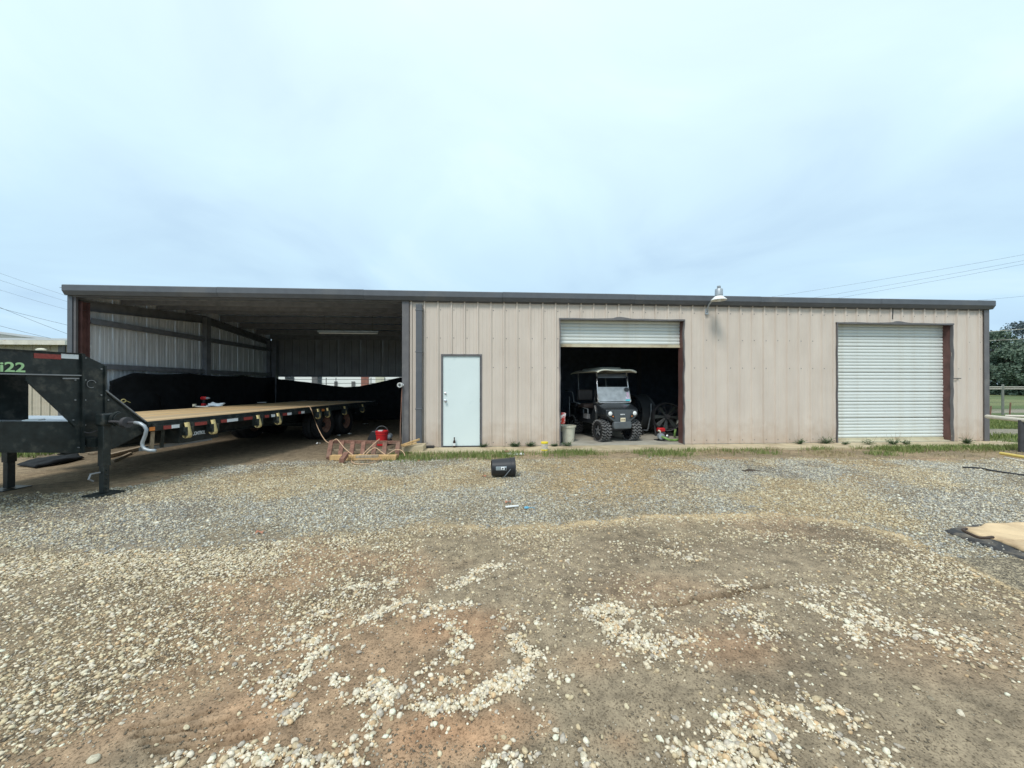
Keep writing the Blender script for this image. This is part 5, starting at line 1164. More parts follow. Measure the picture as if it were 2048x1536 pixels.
for sx in (-1, 1):
    b = MB(); b.prism([(sx*.43, -.312, .80), (sx*.40, -.312, .70), (sx*.24, -.312, .60), (sx*.20, -.312, .60), (sx*.30, -.312, .78), (sx*.36, -.312, .81)], (0, .01, 0)); gpart(b, "lamp_surround", M_BLKP, cowl)
    b = MB(); b.lathe([(.050, -.318), (.046, -.325), (.03, -.332), (.008, -.334)], 20, 'y', (sx*.345, 0, .735)); b.lathe([(.054, -.30), (.054, -.322), (.048, -.324)], 20, 'y', (sx*.345, 0, .735), caps=False); gpart(b, "headlight", M_LENS, cowl, smooth=50)
    b = MB(); b.ball((sx*.265, -.312, .66), .018, 10, 6); gpart(b, "turn_signal", M_AMB, cowl, smooth=True)
    b = MB(); b.beam((sx*.215, -.304, .615), (sx*.255, -.304, .818), .006, .006); gpart(b, "panel_seam", M_BLKP, cowl)
text("badge", "YAMAHA", M_RFW, .042, frame((.0, -.309, .705), (1, 0, 0), (0, 0, 1)), cowl, sx=.8, ext=.004)
b = MB(); b.box(-.068, .072, -.335, -.325, .525, .625); pl_ = gpart(b, "licence_plate", mat("plate_cream", (.75, .68, .50), .4, var=.1, vscale=20), bevel=.004)
text("plate_text", "ARE7M", mat("plate_ink", (.16, .09, .02), .5), .045, frame((.0, -.3355, .572), (1, 0, 0), (0, 0, 1)), pl_, sx=.85, ext=.001)
# dashboard, floor, side sills, seats, rear body
b = MB(); b.box(-.50, .50, .24, .40, .70, 1.0); gpart(b, "dashboard", M_BLKP, bevel=.03)
b = MB(); b.box(-.52, .52, .30, 1.02, .47, .51); gpart(b, "floor_pan", M_BLKP)
b = MB(); b.prism([(-.56, .10, .50), (-.56, .30, .42), (-.56, 1.15, .42), (-.56, 1.15, .55), (-.56, .40, .55), (-.56, .28, .78), (-.56, .20, .92), (-.56, .08, .75)], (.07, 0, 0)); gpart(b, "side_sill", M_GLOSS, bevel=.012)
b = MB(); b.prism([(.49, .10, .50), (.49, .30, .42), (.49, 1.15, .42), (.49, 1.15, .55), (.49, .40, .55), (.49, .28, .78), (.49, .20, .92), (.49, .08, .75)], (.07, 0, 0)); gpart(b, "side_sill", M_GLOSS, bevel=.012)
b = MB(); b.box(-.58, -.50, .55, .82, .535, .66)
for i in range(5):
    for j in range(4): b.box(-.587, -.579, .57+i*.048, .60+i*.048, .55+j*.026, .562+j*.026)
gpart(b, "step_plate", M_SILV, label="bright tread plate step guard")
b = MB(); b.tube([(-.57, .52, .56), (-.585, .50, .70), (-.585, .50, .80), (-.56, .9, .82)], .010, 8); gpart(b, "grab_bar", M_GREY)
b = MB(); b.box(-.53, .53, 1.0, 2.05, .42, .82); gpart(b, "rear_body", M_GLOSS, bevel=.05)
b = MB(); b.box(-.54, .54, .88, 1.36, .80, .92); gpart(b, "seat", M_SEAT, bevel=.04)
for x0 in (-.5, .03):
    b = MB(); b.box(x0, x0+.47, 1.36, 1.45, 1.0, 1.32); gpart(b, "backrest", mat("backrest_grey", (.10, .09, .09), .5), bevel=.04)
b = MB(); b.box(-.54, .54, 1.50, 1.95, .80, .90); gpart(b, "rear_seat", M_BLKP, bevel=.04)
b = MB(); b.box(-.54, .54, 2.0, 2.5, .40, .45); gpart(b, "rear_deck", M_BLKP)
b = MB(); b.tube([(-.60, 1.0, .92), (-.62, 1.4, .96), (-.62, 1.5, 1.22), (-.62, 1.75, 1.27), (-.62, 2.1, 1.27)], .016, 8); gpart(b, "arm_rail", M_GREY, smooth=True)
b = MB(); b.tube([(-.62, 1.75, .5), (-.62, 1.78, 1.1)], .016, 8); b.tube([(.60, 1.0, .92), (.62, 1.4, .96), (.62, 1.5, 1.22), (.62, 2.1, 1.27)], .016, 8); gpart(b, "arm_rail", M_GREY, smooth=True)
b = MB(); b.tube([(-.22+.17*math.cos(a), .50+.06*math.sin(a), 1.06+.15*math.sin(a)) for a in np.linspace(0, 2*math.pi, 20)[:-1]], .014, 8, closed=True); b.tube([(-.22, .3, .85), (-.22, .5, 1.06)], .02, 8); gpart(b, "steering_wheel", M_BLKP, smooth=True)
# roof, struts, windscreen
for sx in (-1, 1):
    b = MB(); b.tube([(sx*.47, .16, .96), (sx*.475, .10, 1.02), (sx*.455, .20, 1.40), (sx*.44, .27, 1.80)], .017, 10); gpart(b, "roof_strut", M_SILV, smooth=True)
    b = MB(); b.tube([(sx*.46, 1.50, 1.0), (sx*.45, 1.46, 1.4), (sx*.44, 1.52, 1.80)], .014, 8); gpart(b, "roof_strut", M_GREY, smooth=True)
    b = MB(); b.box(sx*.44-.02, sx*.44+.02, .20, .27, 1.62, 1.68); gpart(b, "strut_clamp", M_BLKP)
b = MB()
def rf(u, v):
    x_ = (u-.5)*1.14; y_ = -.05+v*1.88; e = min(1, 6*min(u, 1-u)); e2 = min(1, 8*min(v, 1-v)); z_ = 1.80+.055*math.sqrt(max(0, e))*1+.03*e2-.02*abs(x_)
    if .22 < u < .78 and .18 < v < .85: z_ += .045
    if v < .02: z_ -= .015*math.cos((u-.5)*9)
    return (x_, y_, z_)
b.grid(rf, 24, 24); o = gpart(b, "roof", M_BEIGE, smooth=50); sm = o.modifiers.new('s', 'SOLIDIFY'); sm.thickness = .035; sm.offset = -1
M_SCREEN = mat("hazy_screen", (.33, .37, .40), .25, var=.2, vscale=8, coat=.3)
b = MB(); b.prism([(-.47, .095, 1.02), (.47, .095, 1.02), (.455, .175, 1.40), (-.455, .175, 1.40)], (0, .008, 0)); scr = gpart(b, "windscreen", M_SCREEN, label="hazy grey lower windscreen")
b = MB(); b.tube([(-.475, .13, 1.14), (-.475, .10, 1.03), (-.44, .085, .992), (0, .08, .985), (.44, .085, .992), (.475, .10, 1.03), (.475, .13, 1.14)], .014, 8); gpart(b, "screen_frame", M_SILV, smooth=True)
b = MB(); b.prism([(-.43, .235, 1.64), (.43, .235, 1.64), (.43, .26, 1.74), (-.43, .26, 1.74)], (0, .008, 0)); gpart(b, "upper_screen_strip", mat("smoke_screen", (.07, .085, .10), .2, coat=.3))
b = MB(); c0 = (.375, .150, 1.33)
b.add([(c0[0]+.075*math.cos(a), c0[1]-.012+.045*math.sin(a)*.2, c0[2]+.055*math.sin(a)) for a in np.linspace(0, 2*math.pi, 20)[:-1]], [tuple(range(19))]); gpart(b, "round_sticker", M_BLKP, scr)
for (x0, x1, z0, z1, m) in ((.37, .43, 1.12, 1.26, mat("pink_sticker", (.55, .42, .55), .5, var=.4, vscale=60)), (.33, .45, 1.08, 1.14, mat("lilac_sticker", (.60, .55, .70), .5, var=.3, vscale=60)), (.32, .46, 1.03, 1.07, mat("cyan_sticker", (.10, .60, .68), .4))):
    b = MB(); yy = lambda z_: .095+(z_-1.02)*.21-.006; b.add([(x0, yy(z0), z0), (x1, yy(z0), z0), (x1, yy(z1), z1), (x0, yy(z1), z1)], [(0, 1, 2, 3)]); gpart(b, "sticker", m, scr)

# cream tub with a crisp bag, and a dark box in front
p = FP(1134, 883); TB = root("cream_tub", "large dirty cream plastic tub inside left of doorway", "tub", (p.x, p.y, FZ))
MB().lathe([(.165, 0), (.17, .005), (.205, .36), (.222, .362), (.228, .375), (.228, .405), (.215, .41), (.20, .405), (.16, .02), (.01, .015)], 32, caps=False).obj("pail", M_CREAM, TB, smooth=35)
p2 = P3(1126, 848, WZ(1126)+.25); b = MB()
def bag(u, v):
    a = 2*math.pi*u; w = .075*(1-.35*abs(v-.5)*2**.5); d = .04*math.sin(math.pi*min(1, max(.03, v)))
    return (w*math.cos(a)*1.0+.01*math.sin(v*9), d*math.sin(a), .28*v)
b.grid(bag, 18, 12)
o = b.obj("snack_bag", mat("red_white_bag", (.62, .05, .04), .35, var=.1, c2=(.8, .78, .75), c2thr=(.48, .56), c2scale=11), smooth=True, loc=(p2.x-.02, p2.y, p2.z)); o.rotation_euler = (0, R(6), R(10)); tag(o, "red and white snack bag sticking out of cream tub", "bag")
p = FP(1121.5, 886); b = MB(); b.box(-.05, .05, 0, .12, 0, .28); o = b.obj("black_canister", M_BLKP, bevel=.01, loc=(p.x-.005, p.y, FZ)); tag(o, "narrow black canister standing before the cream tub", "canister")
# drum fan behind the cart
p = FP(1275, 866); DF = root("drum_fan", "big dark drum fan standing behind golf cart", "fan", (p.x, p.y, FZ), R(-72))
MB().lathe([(.50, -.24), (.53, -.25), (.53, -.22), (.50, -.2), (.50, .2), (.53, .22), (.53, .25), (.50, .24), (.47, .22), (.47, -.22)], 36, 'y', (-.02, 0, .62), caps=False).obj("drum", mat("drum_grey", (.05, .055, .06), .5), DF, smooth=40)
b = MB()
for r_ in (.1, .2, .3, .4): b.tube([(-.02+r_*math.cos(a), -.23, .62+r_*math.sin(a)) for a in np.linspace(0, 2*math.pi, 28)[:-1]], .004, 5, closed=True)
for k in range(12): b.tube([(-.02, -.235, .62), (-.02+.49*math.cos(k*.5236), -.235, .62+.49*math.sin(k*.5236))], .004, 5)
b.obj("guard", M_STEEL, DF)
b = MB()
for k in range(4):
    a = k*math.pi/2+.4; b.prism([(-.02+.05*math.cos(a+.5), .02, .62+.05*math.sin(a+.5)), (-.02+.42*math.cos(a+.25), .03, .62+.42*math.sin(a+.25)), (-.02+.42*math.cos(a-.25), -.03, .62+.42*math.sin(a-.25)), (-.02+.05*math.cos(a-.5), -.02, .62+.05*math.sin(a-.5))], (0, .008, 0))
b.obj("blade", M_STEEL, DF)
b = MB(); b.tube([(-.4, 0, .12), (.42, 0, .12)], .02, 8); b.tube([(.42, 0, .12), (.56, 0, .62), (.56, 0, .9)], .018, 8); b.obj("stand", M_GREY, DF)
for x_ in (-.35, .38): MB().lathe([(.09, -.025), (.09, .025)], 16, 'y', (x_, -.2, .09)).obj("caster", M_RUBBER, DF)
# bladed fan on the right
p = FP(1332, 872); BF = root("blade_fan", "large circular blade fan on stand by right jamb", "fan", (p.x, p.y, FZ), R(-6))
hc = H-(833-HZ)/F*WZ(1332, p.y)-FZ; r0 = .37
M_FAN = mat("fan_green_grey", (.045, .055, .052), .5, var=.15)
b = MB(); b.lathe([(r0, -.12), (r0+.02, -.13), (r0+.02, .12), (r0, .13), (r0-.01, .12), (r0-.01, -.12)], 40, 'y', (0, 0, hc), caps=False); b.obj("shroud", M_STEEL, BF, smooth=40)
for k, a in enumerate((50, 128, 180, 222, 262, 310, 355)):
    a = R(a); w = .055; c_, s2 = math.cos(a), math.sin(a); n0, n1 = -s2, c_
    b = MB(); b.prism([(c_*.05+n0*.02, -.06, hc+s2*.05+n1*.02), (c_*.34+n0*w, -.10, hc+s2*.34+n1*w), (c_*.36, -.085, hc+s2*.36), (c_*.34-n0*w, -.06, hc+s2*.34-n1*w), (c_*.05-n0*.02, -.04, hc+s2*.05-n1*.02)], (0, .01, 0)); b.obj("blade", M_FAN, BF)
MB().lathe([(.06, -.13), (.065, -.12), (.065, .02)], 18, 'y', (0, 0, hc)).obj("hub", M_STEEL, BF, smooth=40)
b = MB()
for k in range(10):
    a = k*math.pi/5; b.tube([(0, -.14, hc), (r0*math.cos(a), -.12, hc+r0*math.sin(a))], .004, 5)
for r_ in (.14, .28): b.tube([(r_*math.cos(a), -.135, hc+r_*math.sin(a)) for a in np.linspace(0, 2*math.pi, 30)[:-1]], .004, 5, closed=True)
b.obj("guard", M_STEEL, BF)
b = MB(); b.beam((-.3, .0, .03), (.3, .0, .03), .05, .05); b.beam((-.28, 0, .03), (-.36, 0, hc), .04, .04); b.beam((.28, 0, .03), (.36, 0, hc), .04, .04); b.beam((-.3, .12, .25), (.3, .12, .25), .04, .12); b.obj("stand", M_STEEL, BF)
# water pump with green hose
p = FP(1322, 881); WP = root("water_pump", "small red engine water pump on floor before fan", "pump", (p.x, p.y, FZ))
MB().box(-.12, .16, -.08, .16, .0, .02).obj("base_plate", M_STEEL, WP)
MB().box(-.06, .12, .0, .14, .22, .32).obj("fuel_tank", M_REDP, WP, bevel=.02)
MB().box(-.04, .12, .0, .14, .05, .22).obj("engine", M_STEEL, WP, bevel=.01)
MB().lathe([(.03, -.14), (.075, -.13), (.085, -.10), (.085, -.03), (.05, .0)], 22, 'y', (-.04, 0, .12)).obj("pump_casing", M_GREY, WP, smooth=40)
MB().tube([(-.04, -.06, .18), (-.06, -.06, .25), (-.10, -.05, .27)], .022, 10).obj("outlet", M_CREAM, WP, smooth=True)
b = MB(); b.lathe([(.04, -.0), (.045, .02), (.035, .05)], 14, 'y', (.13, -.1, .12)); b.obj("carburettor", M_SILV, WP, smooth=True)
q0 = Vector((p.x-.04, p.y-.13, FZ+.12)); e1 = FP(1352, 883); b = MB()
b.tube(spline([q0, q0+Vector((.03, -.08, -.02)), q0+Vector((.12, -.11, -.06)), Vector((e1.x-.1, e1.y+.02, FZ+.035)), Vector((e1.x+.03, e1.y+.03, FZ+.035)), Vector((e1.x+.11, e1.y+.12, FZ+.035))]), .027, 10)
o = b.obj("green_hose", M_GREEN, smooth=True); tag(o, "green hose running from pump to right door jamb", "hose")
p = FP(1349, 876); b = MB(); b.tube([(0, 0, 0.03), (.01, 0, .15), (.03, 0, .24)], .028, 10); o = b.obj("green_pipe", M_GREEN, smooth=True, loc=(p.x, p.y, FZ)); tag(o, "short upright green pipe left of right jamb", "pipe")
p = FP(1357, 872); b = MB(); b.lathe([(.02, 0), (.06, .04), (.07, .12), (.05, .22), (.02, .26)], 14, 'z'); o = b.obj("cream_jug", M_CREAM, smooth=True, loc=(p.x, p.y, FZ+.22)); tag(o, "cream jug half hidden at right jamb of doorway", "jug")
p = FP(1357.5, 872); b = MB(); b.box(-.1, .1, -.05, .15, 0, .22); o = b.obj("dark_box", M_BLKP, loc=(p.x, p.y, FZ)); tag(o, "dark box under the cream jug at right jamb", "box")

# ------------------------------------------------------------------ right-hand foreground: mat and plywood
def sheet(name, label, cat, poly, m, h0, amp, th, seed):
    P = [GP(*q) for q in poly]; xs_ = [q.x for q in P]; ys_ = [q.y for q in P]; n_ = 60
    X_ = np.linspace(min(xs_), max(xs_), n_+1); Y_ = np.linspace(min(ys_), max(ys_), n_+1)
    # build as a fan of rings from centroid so the outline is kept
    c_ = sum((Vector((q.x, q.y)) for q in P), Vector((0, 0)))/len(P); out_ = []
    for a, b2 in zip(P, P[1:]+P[:1]):
        for k in range(10):
            q = a.lerp(b2, k/10); w = (float(fbm(np.array([q.x]), np.array([q.y]), 5, 3, seed)[0])-.5)*.07; dv = (Vector((q.x, q.y))-c_).normalized(); out_.append(Vector((q.x, q.y))+dv*w)
    b = MB(); rings = 14; vs = []; m_ = len(out_)
    for r_ in range(rings+1):
        t_ = r_/rings
        for q in out_:
            v = c_.lerp(q, t_); base_h = float(height(np.array([v.x]), np.array([v.y]))[0])
            hh = base_h+h0+amp*(float(fbm(np.array([v.x]), np.array([v.y]), 3, 3, seed+4)[0]))*(1 if t_ < .93 else .3); hh -= (th*1.2 if r_ == rings else 0)
            vs.append((v.x, v.y, hh))
    b.add(vs, [(r_*m_+i, (r_+1)*m_+i, (r_+1)*m_+(i+1) % m_, r_*m_+(i+1) % m_) for r_ in range(rings) for i in range(m_)])
    o = b.obj(name, m, smooth=True); s2 = o.modifiers.new('s', 'SOLIDIFY'); s2.thickness = th; s2.offset = 1; tag(o, label, cat); return o
sheet("rubber_mat", "dirty black mat lying on gravel under tan sheet", "mat", [(1878, 1060), (1935, 1050), (2120, 1046), (2300, 1085), (2200, 1170), (2060, 1125), (1985, 1095)], M_MAT, .006, .02, .006, 200)
sheet("tan_sheet", "tan weathered sheet lying on top of black mat", "sheet", [(1926, 1058), (1975, 1052), (2140, 1048), (2260, 1080), (2150, 1135), (2040, 1102), (1985, 1080), (1962, 1077)], M_TAN, .022, .035, .007, 210)
b = MB(); b.tube(spline([GP(1932, 1057, .085), GP(1925, 1060, .085), GP(1940, 1068, .09), GP(1960, 1075, .09), GP(1985, 1074, .09)]), .012, 6); o = b.obj("bent_strip", mat("dark_strip", (.05, .03, .02), .7), smooth=True); tag(o, "curved dark strip lying on corner of tan sheet", "strip")
b = MB(); b.tube(spline([GP(1925, 934, .015), GP(1960, 936, .015), GP(1985, 941, .015), GP(2048, 950, .015), GP(2150, 962, .015)]), .013, 6); o = b.obj("black_cable", M_BLKP, smooth=True); tag(o, "black cable snaking on gravel at the right edge", "cable")
b = MB(); b.tube([GP(2001, 906.5, .06), GP(2150, 931, .06)], .03, 10); o = b.obj("yellow_pipe", mat("yellow_pipe_paint", (.72, .56, .16), .5, var=.1), smooth=40); tag(o, "yellow pipe lying in the grass at the right", "pipe")
b = MB(); b.tube([GP(2009, 915, .03), GP(2150, 943, .03)], .016, 8); o = b.obj("thin_pipe", M_PIPEW, smooth=40); tag(o, "thin pale pipe lying in front of yellow pipe", "pipe")
a, c = GP(2030, 934, .01), GP(2060, 937, .01); b = MB(); b.beam(a, c, .06, .012); o = b.obj("white_strip", M_WHITE); tag(o, "white strip on gravel at right edge above cable", "strip")
# pipe barrier
post = GP(2043, 905, 0); PB = root("pipe_barrier", "low white pipe barrier on rusty post beyond building corner", "barrier", (post.x, post.y, 0))
MB().tube([(0, 0, -.05), (0, 0, .70)], .05, 12).obj("post", M_STEEL, PB, smooth=40)
e = P3(1974, 833, 9.05); e2 = P3(2200, 855, 7.0); MB().tube([Vector(e)-post, (0, 0, .70), Vector((e2.x, e2.y, .70))-post], .045, 12).obj("rail", M_PIPEW, PB, smooth=40)
e = P3(2010, 832.5, 9.6); e2 = P3(2200, 840, 8.6); MB().tube([Vector((e.x, e.y, .67))-post, Vector((e2.x, e2.y, .70))-post], .03, 10).obj("rail", M_PIPEW, PB, smooth=40)
# pasture fence
a = PZ(1880, 18.5, 0); c = PZ(2330, 17.5, 0); FN = root("pipe_fence", "white pipe rail fence across the meadow", "fence", (a.x, a.y, 0)); d_ = c-a
for z_ in (1.36, 1.27): MB().tube([(0, 0, z_), d_+Vector((0, 0, z_))], .018, 8).obj("rail", M_PIPEW, FN, smooth=40)
for u in (.04, .29, .54, .79, .99): MB().tube([d_*u+Vector((0, 0, -.05)), d_*u+Vector((0, 0, 1.5))], .045, 10).obj("post", mat("post_grey", (.17, .18, .16), .7), FN, smooth=40)
for z_ in (.3, .6, .9): MB().tube([(0, 0, z_), d_+Vector((0, 0, z_))], .005, 5).obj("wire", M_WIRE, FN)
for px, py0, py1, lb in ((1980, 812, 832, "short leaning stake in meadow nearest the building"), (2019, 805, 831, "taller leaning stake in meadow right of fence post")):
    p = GP(px, py1, 0); z_ = F*H/(py1-HZ); b = MB(); b.beam((0, 0, -.02), (.05, 0, (py1-py0)/F*z_), .05, .03); o = b.obj("stake", M_RUST, loc=p); tag(o, lb, "stake")

# ------------------------------------------------------------------ grass, weeds
def blades(name, pts, hmin, hmax, m, label, cat=None, kind='stuff', w=.005, spread=.6):
    n = len(pts); pts = np.array(pts); a = RNG.uniform(0, 6.283, n); h = RNG.uniform(hmin, hmax, n); ln = RNG.uniform(.1, spread, n)*h; la = RNG.uniform(0, 6.283, n)
    dx_, dy_ = np.cos(a)*w, np.sin(a)*w; lx_, ly_ = np.cos(la)*ln, np.sin(la)*ln; x, y, z = pts[:, 0], pts[:, 1], pts[:, 2]
    V = np.stack([np.stack([x-dx_, y-dy_, z], 1), np.stack([x+dx_, y+dy_, z], 1), np.stack([x+lx_*.4+dx_*.8, y+ly_*.4+dy_*.8, z+h*.6], 1), np.stack([x+lx_*.4-dx_*.8, y+ly_*.4-dy_*.8, z+h*.6], 1), np.stack([x+lx_, y+ly_, z+h], 1)], 1).reshape(-1, 3).astype(np.float32)
    me = bpy.data.meshes.new(name); me.vertices.add(5*n); me.vertices.foreach_set("co", V.ravel()); o5 = np.arange(n)*5
    li = np.stack([o5, o5+1, o5+2, o5+3, o5+3, o5+2, o5+4], 1).astype(np.int32); me.loops.add(7*n); me.loops.foreach_set("vertex_index", li.ravel())
    me.polygons.add(2*n); ls = np.stack([np.arange(n)*7, np.arange(n)*7+4], 1).ravel().astype(np.int32); me.polygons.foreach_set("loop_start", ls); me.update(calc_edges=True); me.materials.append(m)
    o = bpy.data.objects.new(name, me); COL.objects.link(o); tag(o, label, cat, kind=kind); return o
# strip in front of the apron
n = 60000; xs_ = RNG.uniform(WX(775, -1), XR+1.2, n); ys_ = RNG.uniform(-1.7, -.60, n); px_, py_, _ = proj(xs_, ys_)
dn = sst(.40, .60, fbm(xs_, ys_, 1.1, 4, 120))*sst(-.60, -.72, ys_)*sst(-1.55, -1.05, ys_+(fbm(xs_, ys_*.2, .9, 2, 5)-.5)*.7)
dn = np.maximum(dn, sst(60, 10, np.abs(px_-1000))*sst(-.6, -.75, ys_)*sst(-1.55, -1.3, ys_)); dn = np.maximum(dn, sst(70, 20, np.abs(px_-835))*sst(-1.65, -1.3, ys_)*.7)
dn = dn*(.25+.75*sst(.35, .62, fbm(xs_, ys_, 4.5, 3, 140)))
kp = RNG.random(n) < dn*.75; P = np.stack([xs_[kp], ys_[kp], height(xs_[kp], ys_[kp])], 1); blades("grass", P, .04, .12, M_GRASS, "green grass strip growing along the front of the apron")
n2_ = 26000; xd = RNG.uniform(WX(700, -1), XR+.8, n2_); yd = RNG.uniform(-2.1, -.58, n2_); kd = RNG.random(n2_) < sst(.48, .64, fbm(xd, yd, 1.4, 4, 150))*.55*sst(-2.1, -1.2, yd)+.04; kd &= ~((np.abs(xd-XP) < .0))
P = np.stack([xd[kd], yd[kd], height(xd[kd], yd[kd])], 1); blades("dry_grass", P, .02, .08, leaf_mat("dry_blades", (.20, .17, .08), (.40, .34, .19)), "dry yellowed grass tufts scattered where gravel meets apron", spread=1.2)
n = 60000; xs_ = RNG.uniform(XR+.1, XR+9, n); ys_ = RNG.uniform(-.9, 9, n); _, _, zz_ = proj(xs_, ys_); ok = ~((zz_ > 10.6) & (zz_ < 12.4)) & (RNG.random(n) < .25+.75*sst(.35, .55, fbm(xs_, ys_, .8, 3, 6))); P = np.stack([xs_[ok], ys_[ok], height(xs_[ok], ys_[ok])], 1)
blades("meadow_grass", P, .04, .14, M_GRASS, "short meadow grass beside right end of building", w=.009)
n = 12000; xs_ = RNG.uniform(XL-7, XL-.1, n); ys_ = RNG.uniform(-.6, 2.5, n); P = np.stack([xs_, ys_, height(xs_, ys_)], 1); blades("side_grass", P, .04, .14, M_GRASS, "grass patch left of the building behind trailer jacks", w=.008)
def weed(px, py, s, lb, k=26):
    s *= 1.5; k = int(k*1.5)
    p = GP(px, py, .0); p.y = min(p.y, -.07); W_ = root("weed", lb, "weed", (p.x, p.y, .02), group="weeds at the foot of the wall"); b = MB(); st = MB(); rn = random.Random(int(px))
    for i in range(k):
        a = rn.uniform(0, 6.28); ln = s*rn.uniform(.4, 1); el = rn.uniform(.3, 1.3); tip = Vector((math.cos(a)*ln*math.cos(el)*1.2, math.sin(a)*ln*math.cos(el)*.6, ln*math.sin(el)*.8)); st.tube([(0, 0, 0), tip*.6+Vector((0, 0, .01)), tip], .002, 4)
        for q in range(5):
            c_ = tip*rn.uniform(.35, 1); a2 = rn.uniform(0, 6.28); l_ = .034; d1 = Vector((math.cos(a2), math.sin(a2), rn.uniform(-.3, .6)))*l_; d2 = Vector((-math.sin(a2), math.cos(a2), .2))*l_*.4
            b.add([c_, c_+d1*.5+d2, c_+d1, c_+d1*.5-d2], [(0, 1, 2, 3)])
    dd = MB()
    for i in range(max(4, k//5)):
        a = rn.uniform(0, 6.28); q1 = rn.uniform(-.5, .5)*s; dd.tube([(q1, 0, 0), (q1+math.cos(a)*s*.2, -.01, s*.5), (q1+math.cos(a)*s*.5, -.02, s*rn.uniform(.7, 1.2))], .002, 4)
    dd.obj("dead_stalk", M_OLDW, W_)
    b.obj("leaves", M_WEED, W_); st.obj("stem", M_WEED, W_)
for px, py, s, lb, k in ((1652, 889, .20, "bushy weed at left corner of closed roll-up door", 26), (1690, 891, .09, "tiny weed under left side of closed roll-up door", 12), (1738, 891, .13, "thin upright weed under middle of closed roll-up door", 12), (1786, 891, .17, "wide weed under the middle of closed roll-up door", 26), (1812, 891, .12, "leafy weed right of the wide one under roll-up door", 18),
                     (1934, 889, .16, "dark weed clump at foot of right corner panel", 34), (1130, 891, .13, "weed at left corner of open doorway", 20), (966, 893, .10, "small weed at right jamb of white door", 16), (1030, 893, .12, "weed clump at wall midway between door and yellow tub", 26), (1060, 893, .11, "weed clump at wall just left of yellow tub", 24), (1108, 893, .08, "low weed between yellow tub and open doorway", 16), (1600, 890, .14, "straggly weed at wall left of closed roll-up door", 22)):
    weed(px, py, s, lb, k)
# debris left of the trailer
p = GP(90, 930, 0); sheet("plastic_sheet", "crumpled black plastic sheet on dirt below trailer neck", "sheet", [(36, 932), (80, 916), (150, 912), (170, 918), (130, 928), (70, 938)], M_TARP, .02, .10, .004, 230)
lumber("driftwood", "long grey weathered log on dirt right of near jack", GP(215, 916, 0), GP(290, 897, 0), .10, .07, M_OLDW, "log")
lumber("driftwood", "shorter grey stick lying in front of weathered log", GP(225, 925, 0), GP(262, 908, 0), .05, .04, M_OLDW, "log")
lumber("driftwood", "pale broken stick lying below riser of trailer neck", GP(176, 909, 0), GP(200, 907, 0), .06, .04, M_OLDW, "log")

# ------------------------------------------------------------------ neighbouring buildings
def shed(name, label, x0, x1, y0, y1, he, rise, m, mr, ribs=True):
    c = root(name, label, "building", ((x0+x1)/2, y0, 0)); hw = (x1-x0)/2; dp = y1-y0
    b = MB(); panel_strip(b, -hw, hw, 0, he) if ribs else b.box(-hw, hw, 0, .1, 0, he); b.box(-hw, -hw+.05, .02, dp, 0, he); b.box(hw-.05, hw, .02, dp, 0, he); b.box(-hw+.05, hw-.05, dp-.05, dp, 0, he); b.obj("wall", m, c)
    b = MB(); e_ = .3; b.prism([(-hw-e_, -e_, he), (-hw-e_, dp/2, he+rise), (-hw-e_, dp+e_, he), (-hw-e_, dp+e_, he+.08), (-hw-e_, dp/2, he+rise+.08), (-hw-e_, -e_, he+.08)], (2*hw+2*e_, 0, 0)); b.obj("roof", mr, c)
    b = MB(); b.box(-hw-e_, hw+e_, -e_-.1, -e_-.005, he-.1, he+.06); b.obj("gutter", M_PIPEW, c); b = MB(); b.box(-hw-.1, hw+.1, -.06, -.04, he-.22, he-.11) if False else b.box(hw-.2, hw-.05, -.14, -.02, 0, he-.1); b.obj("downspout", M_TRIM, c); return c
p0 = PZ(-400, 14, 0); p1 = PZ(136, 14, 0)
shed("low_shed", "low beige shed with pale roof edge left of main building", p1.x-11, p1.x, p1.y, p1.y+7, 3.02, .5, M_NEIGH, M_NROOF)
p1 = PZ(62, 34, 0); c = root("far_house", "distant house with dark sloping roof beyond the low shed", "building", (p1.x-6, p1.y, 0))
MB().box(-6, 5, 0, 7, 0, 4.9).obj("wall", M_NEIGH, c); b = MB(); b.prism([(-6, -.3, 7.2), (6, -.3, 5.7), (6.2, -.3, 5.35), (-6, -.3, 5.0)], (0, 7.6, 0)); b.prism([(-6.2, -.32, 7.35), (-6, -.32, 7.2), (6, -.32, 5.7), (6.3, -.32, 5.72)], (0, 7.64, 0)); b.obj("roof", M_NROOF, c)
# white building behind the open bay
pa, pb = PZ(520, 25, 0), PZ(840, 25, 0); c = root("white_building", "bright white building seen through gap behind open bay", "building", ((pa.x+pb.x)/2, pa.y, 0)); hw = (pb.x-pa.x)/2+1.0
MB().box(-hw, hw, 0, 6, 0, 3.3).obj("wall", mat("bright_white", (.85, .85, .84), .6, var=.02), c)
MB().prism([(-hw-.3, -.4, 3.3), (-hw-.3, 3, 3.9), (-hw-.3, 6.4, 3.3)], (2*hw+.6, 0, 0)).obj("roof", M_NROOF, c)
def wpx(px): return PZ(px, 25, 0).x-c.location.x
for a, d2, h0, h1, m, nm in ((569, 577, 1.2, 2.0, M_GLASS, "window"), (578, 586, 1.2, 2.0, M_GLASS, "window"), (621, 632, 1.3, 2.1, M_TRIM, "vent"), (633, 640, 1.3, 2.1, M_GLASS, "window"), (665, 671, 1.35, 1.7, M_TRIM, "vent"), (699, 706, 1.35, 1.7, M_TRIM, "vent"), (689, 704, .6, 1.2, M_GREY, "cabinet"), (718, 733, .0, 2.6, M_BRICK, "brick_pier"), (747, 764, 1.1, 2.2, M_CREAM, "door")):
    MB().box(wpx(a), wpx(d2), -.06, -.01, h0, h1).obj(nm, m, c)
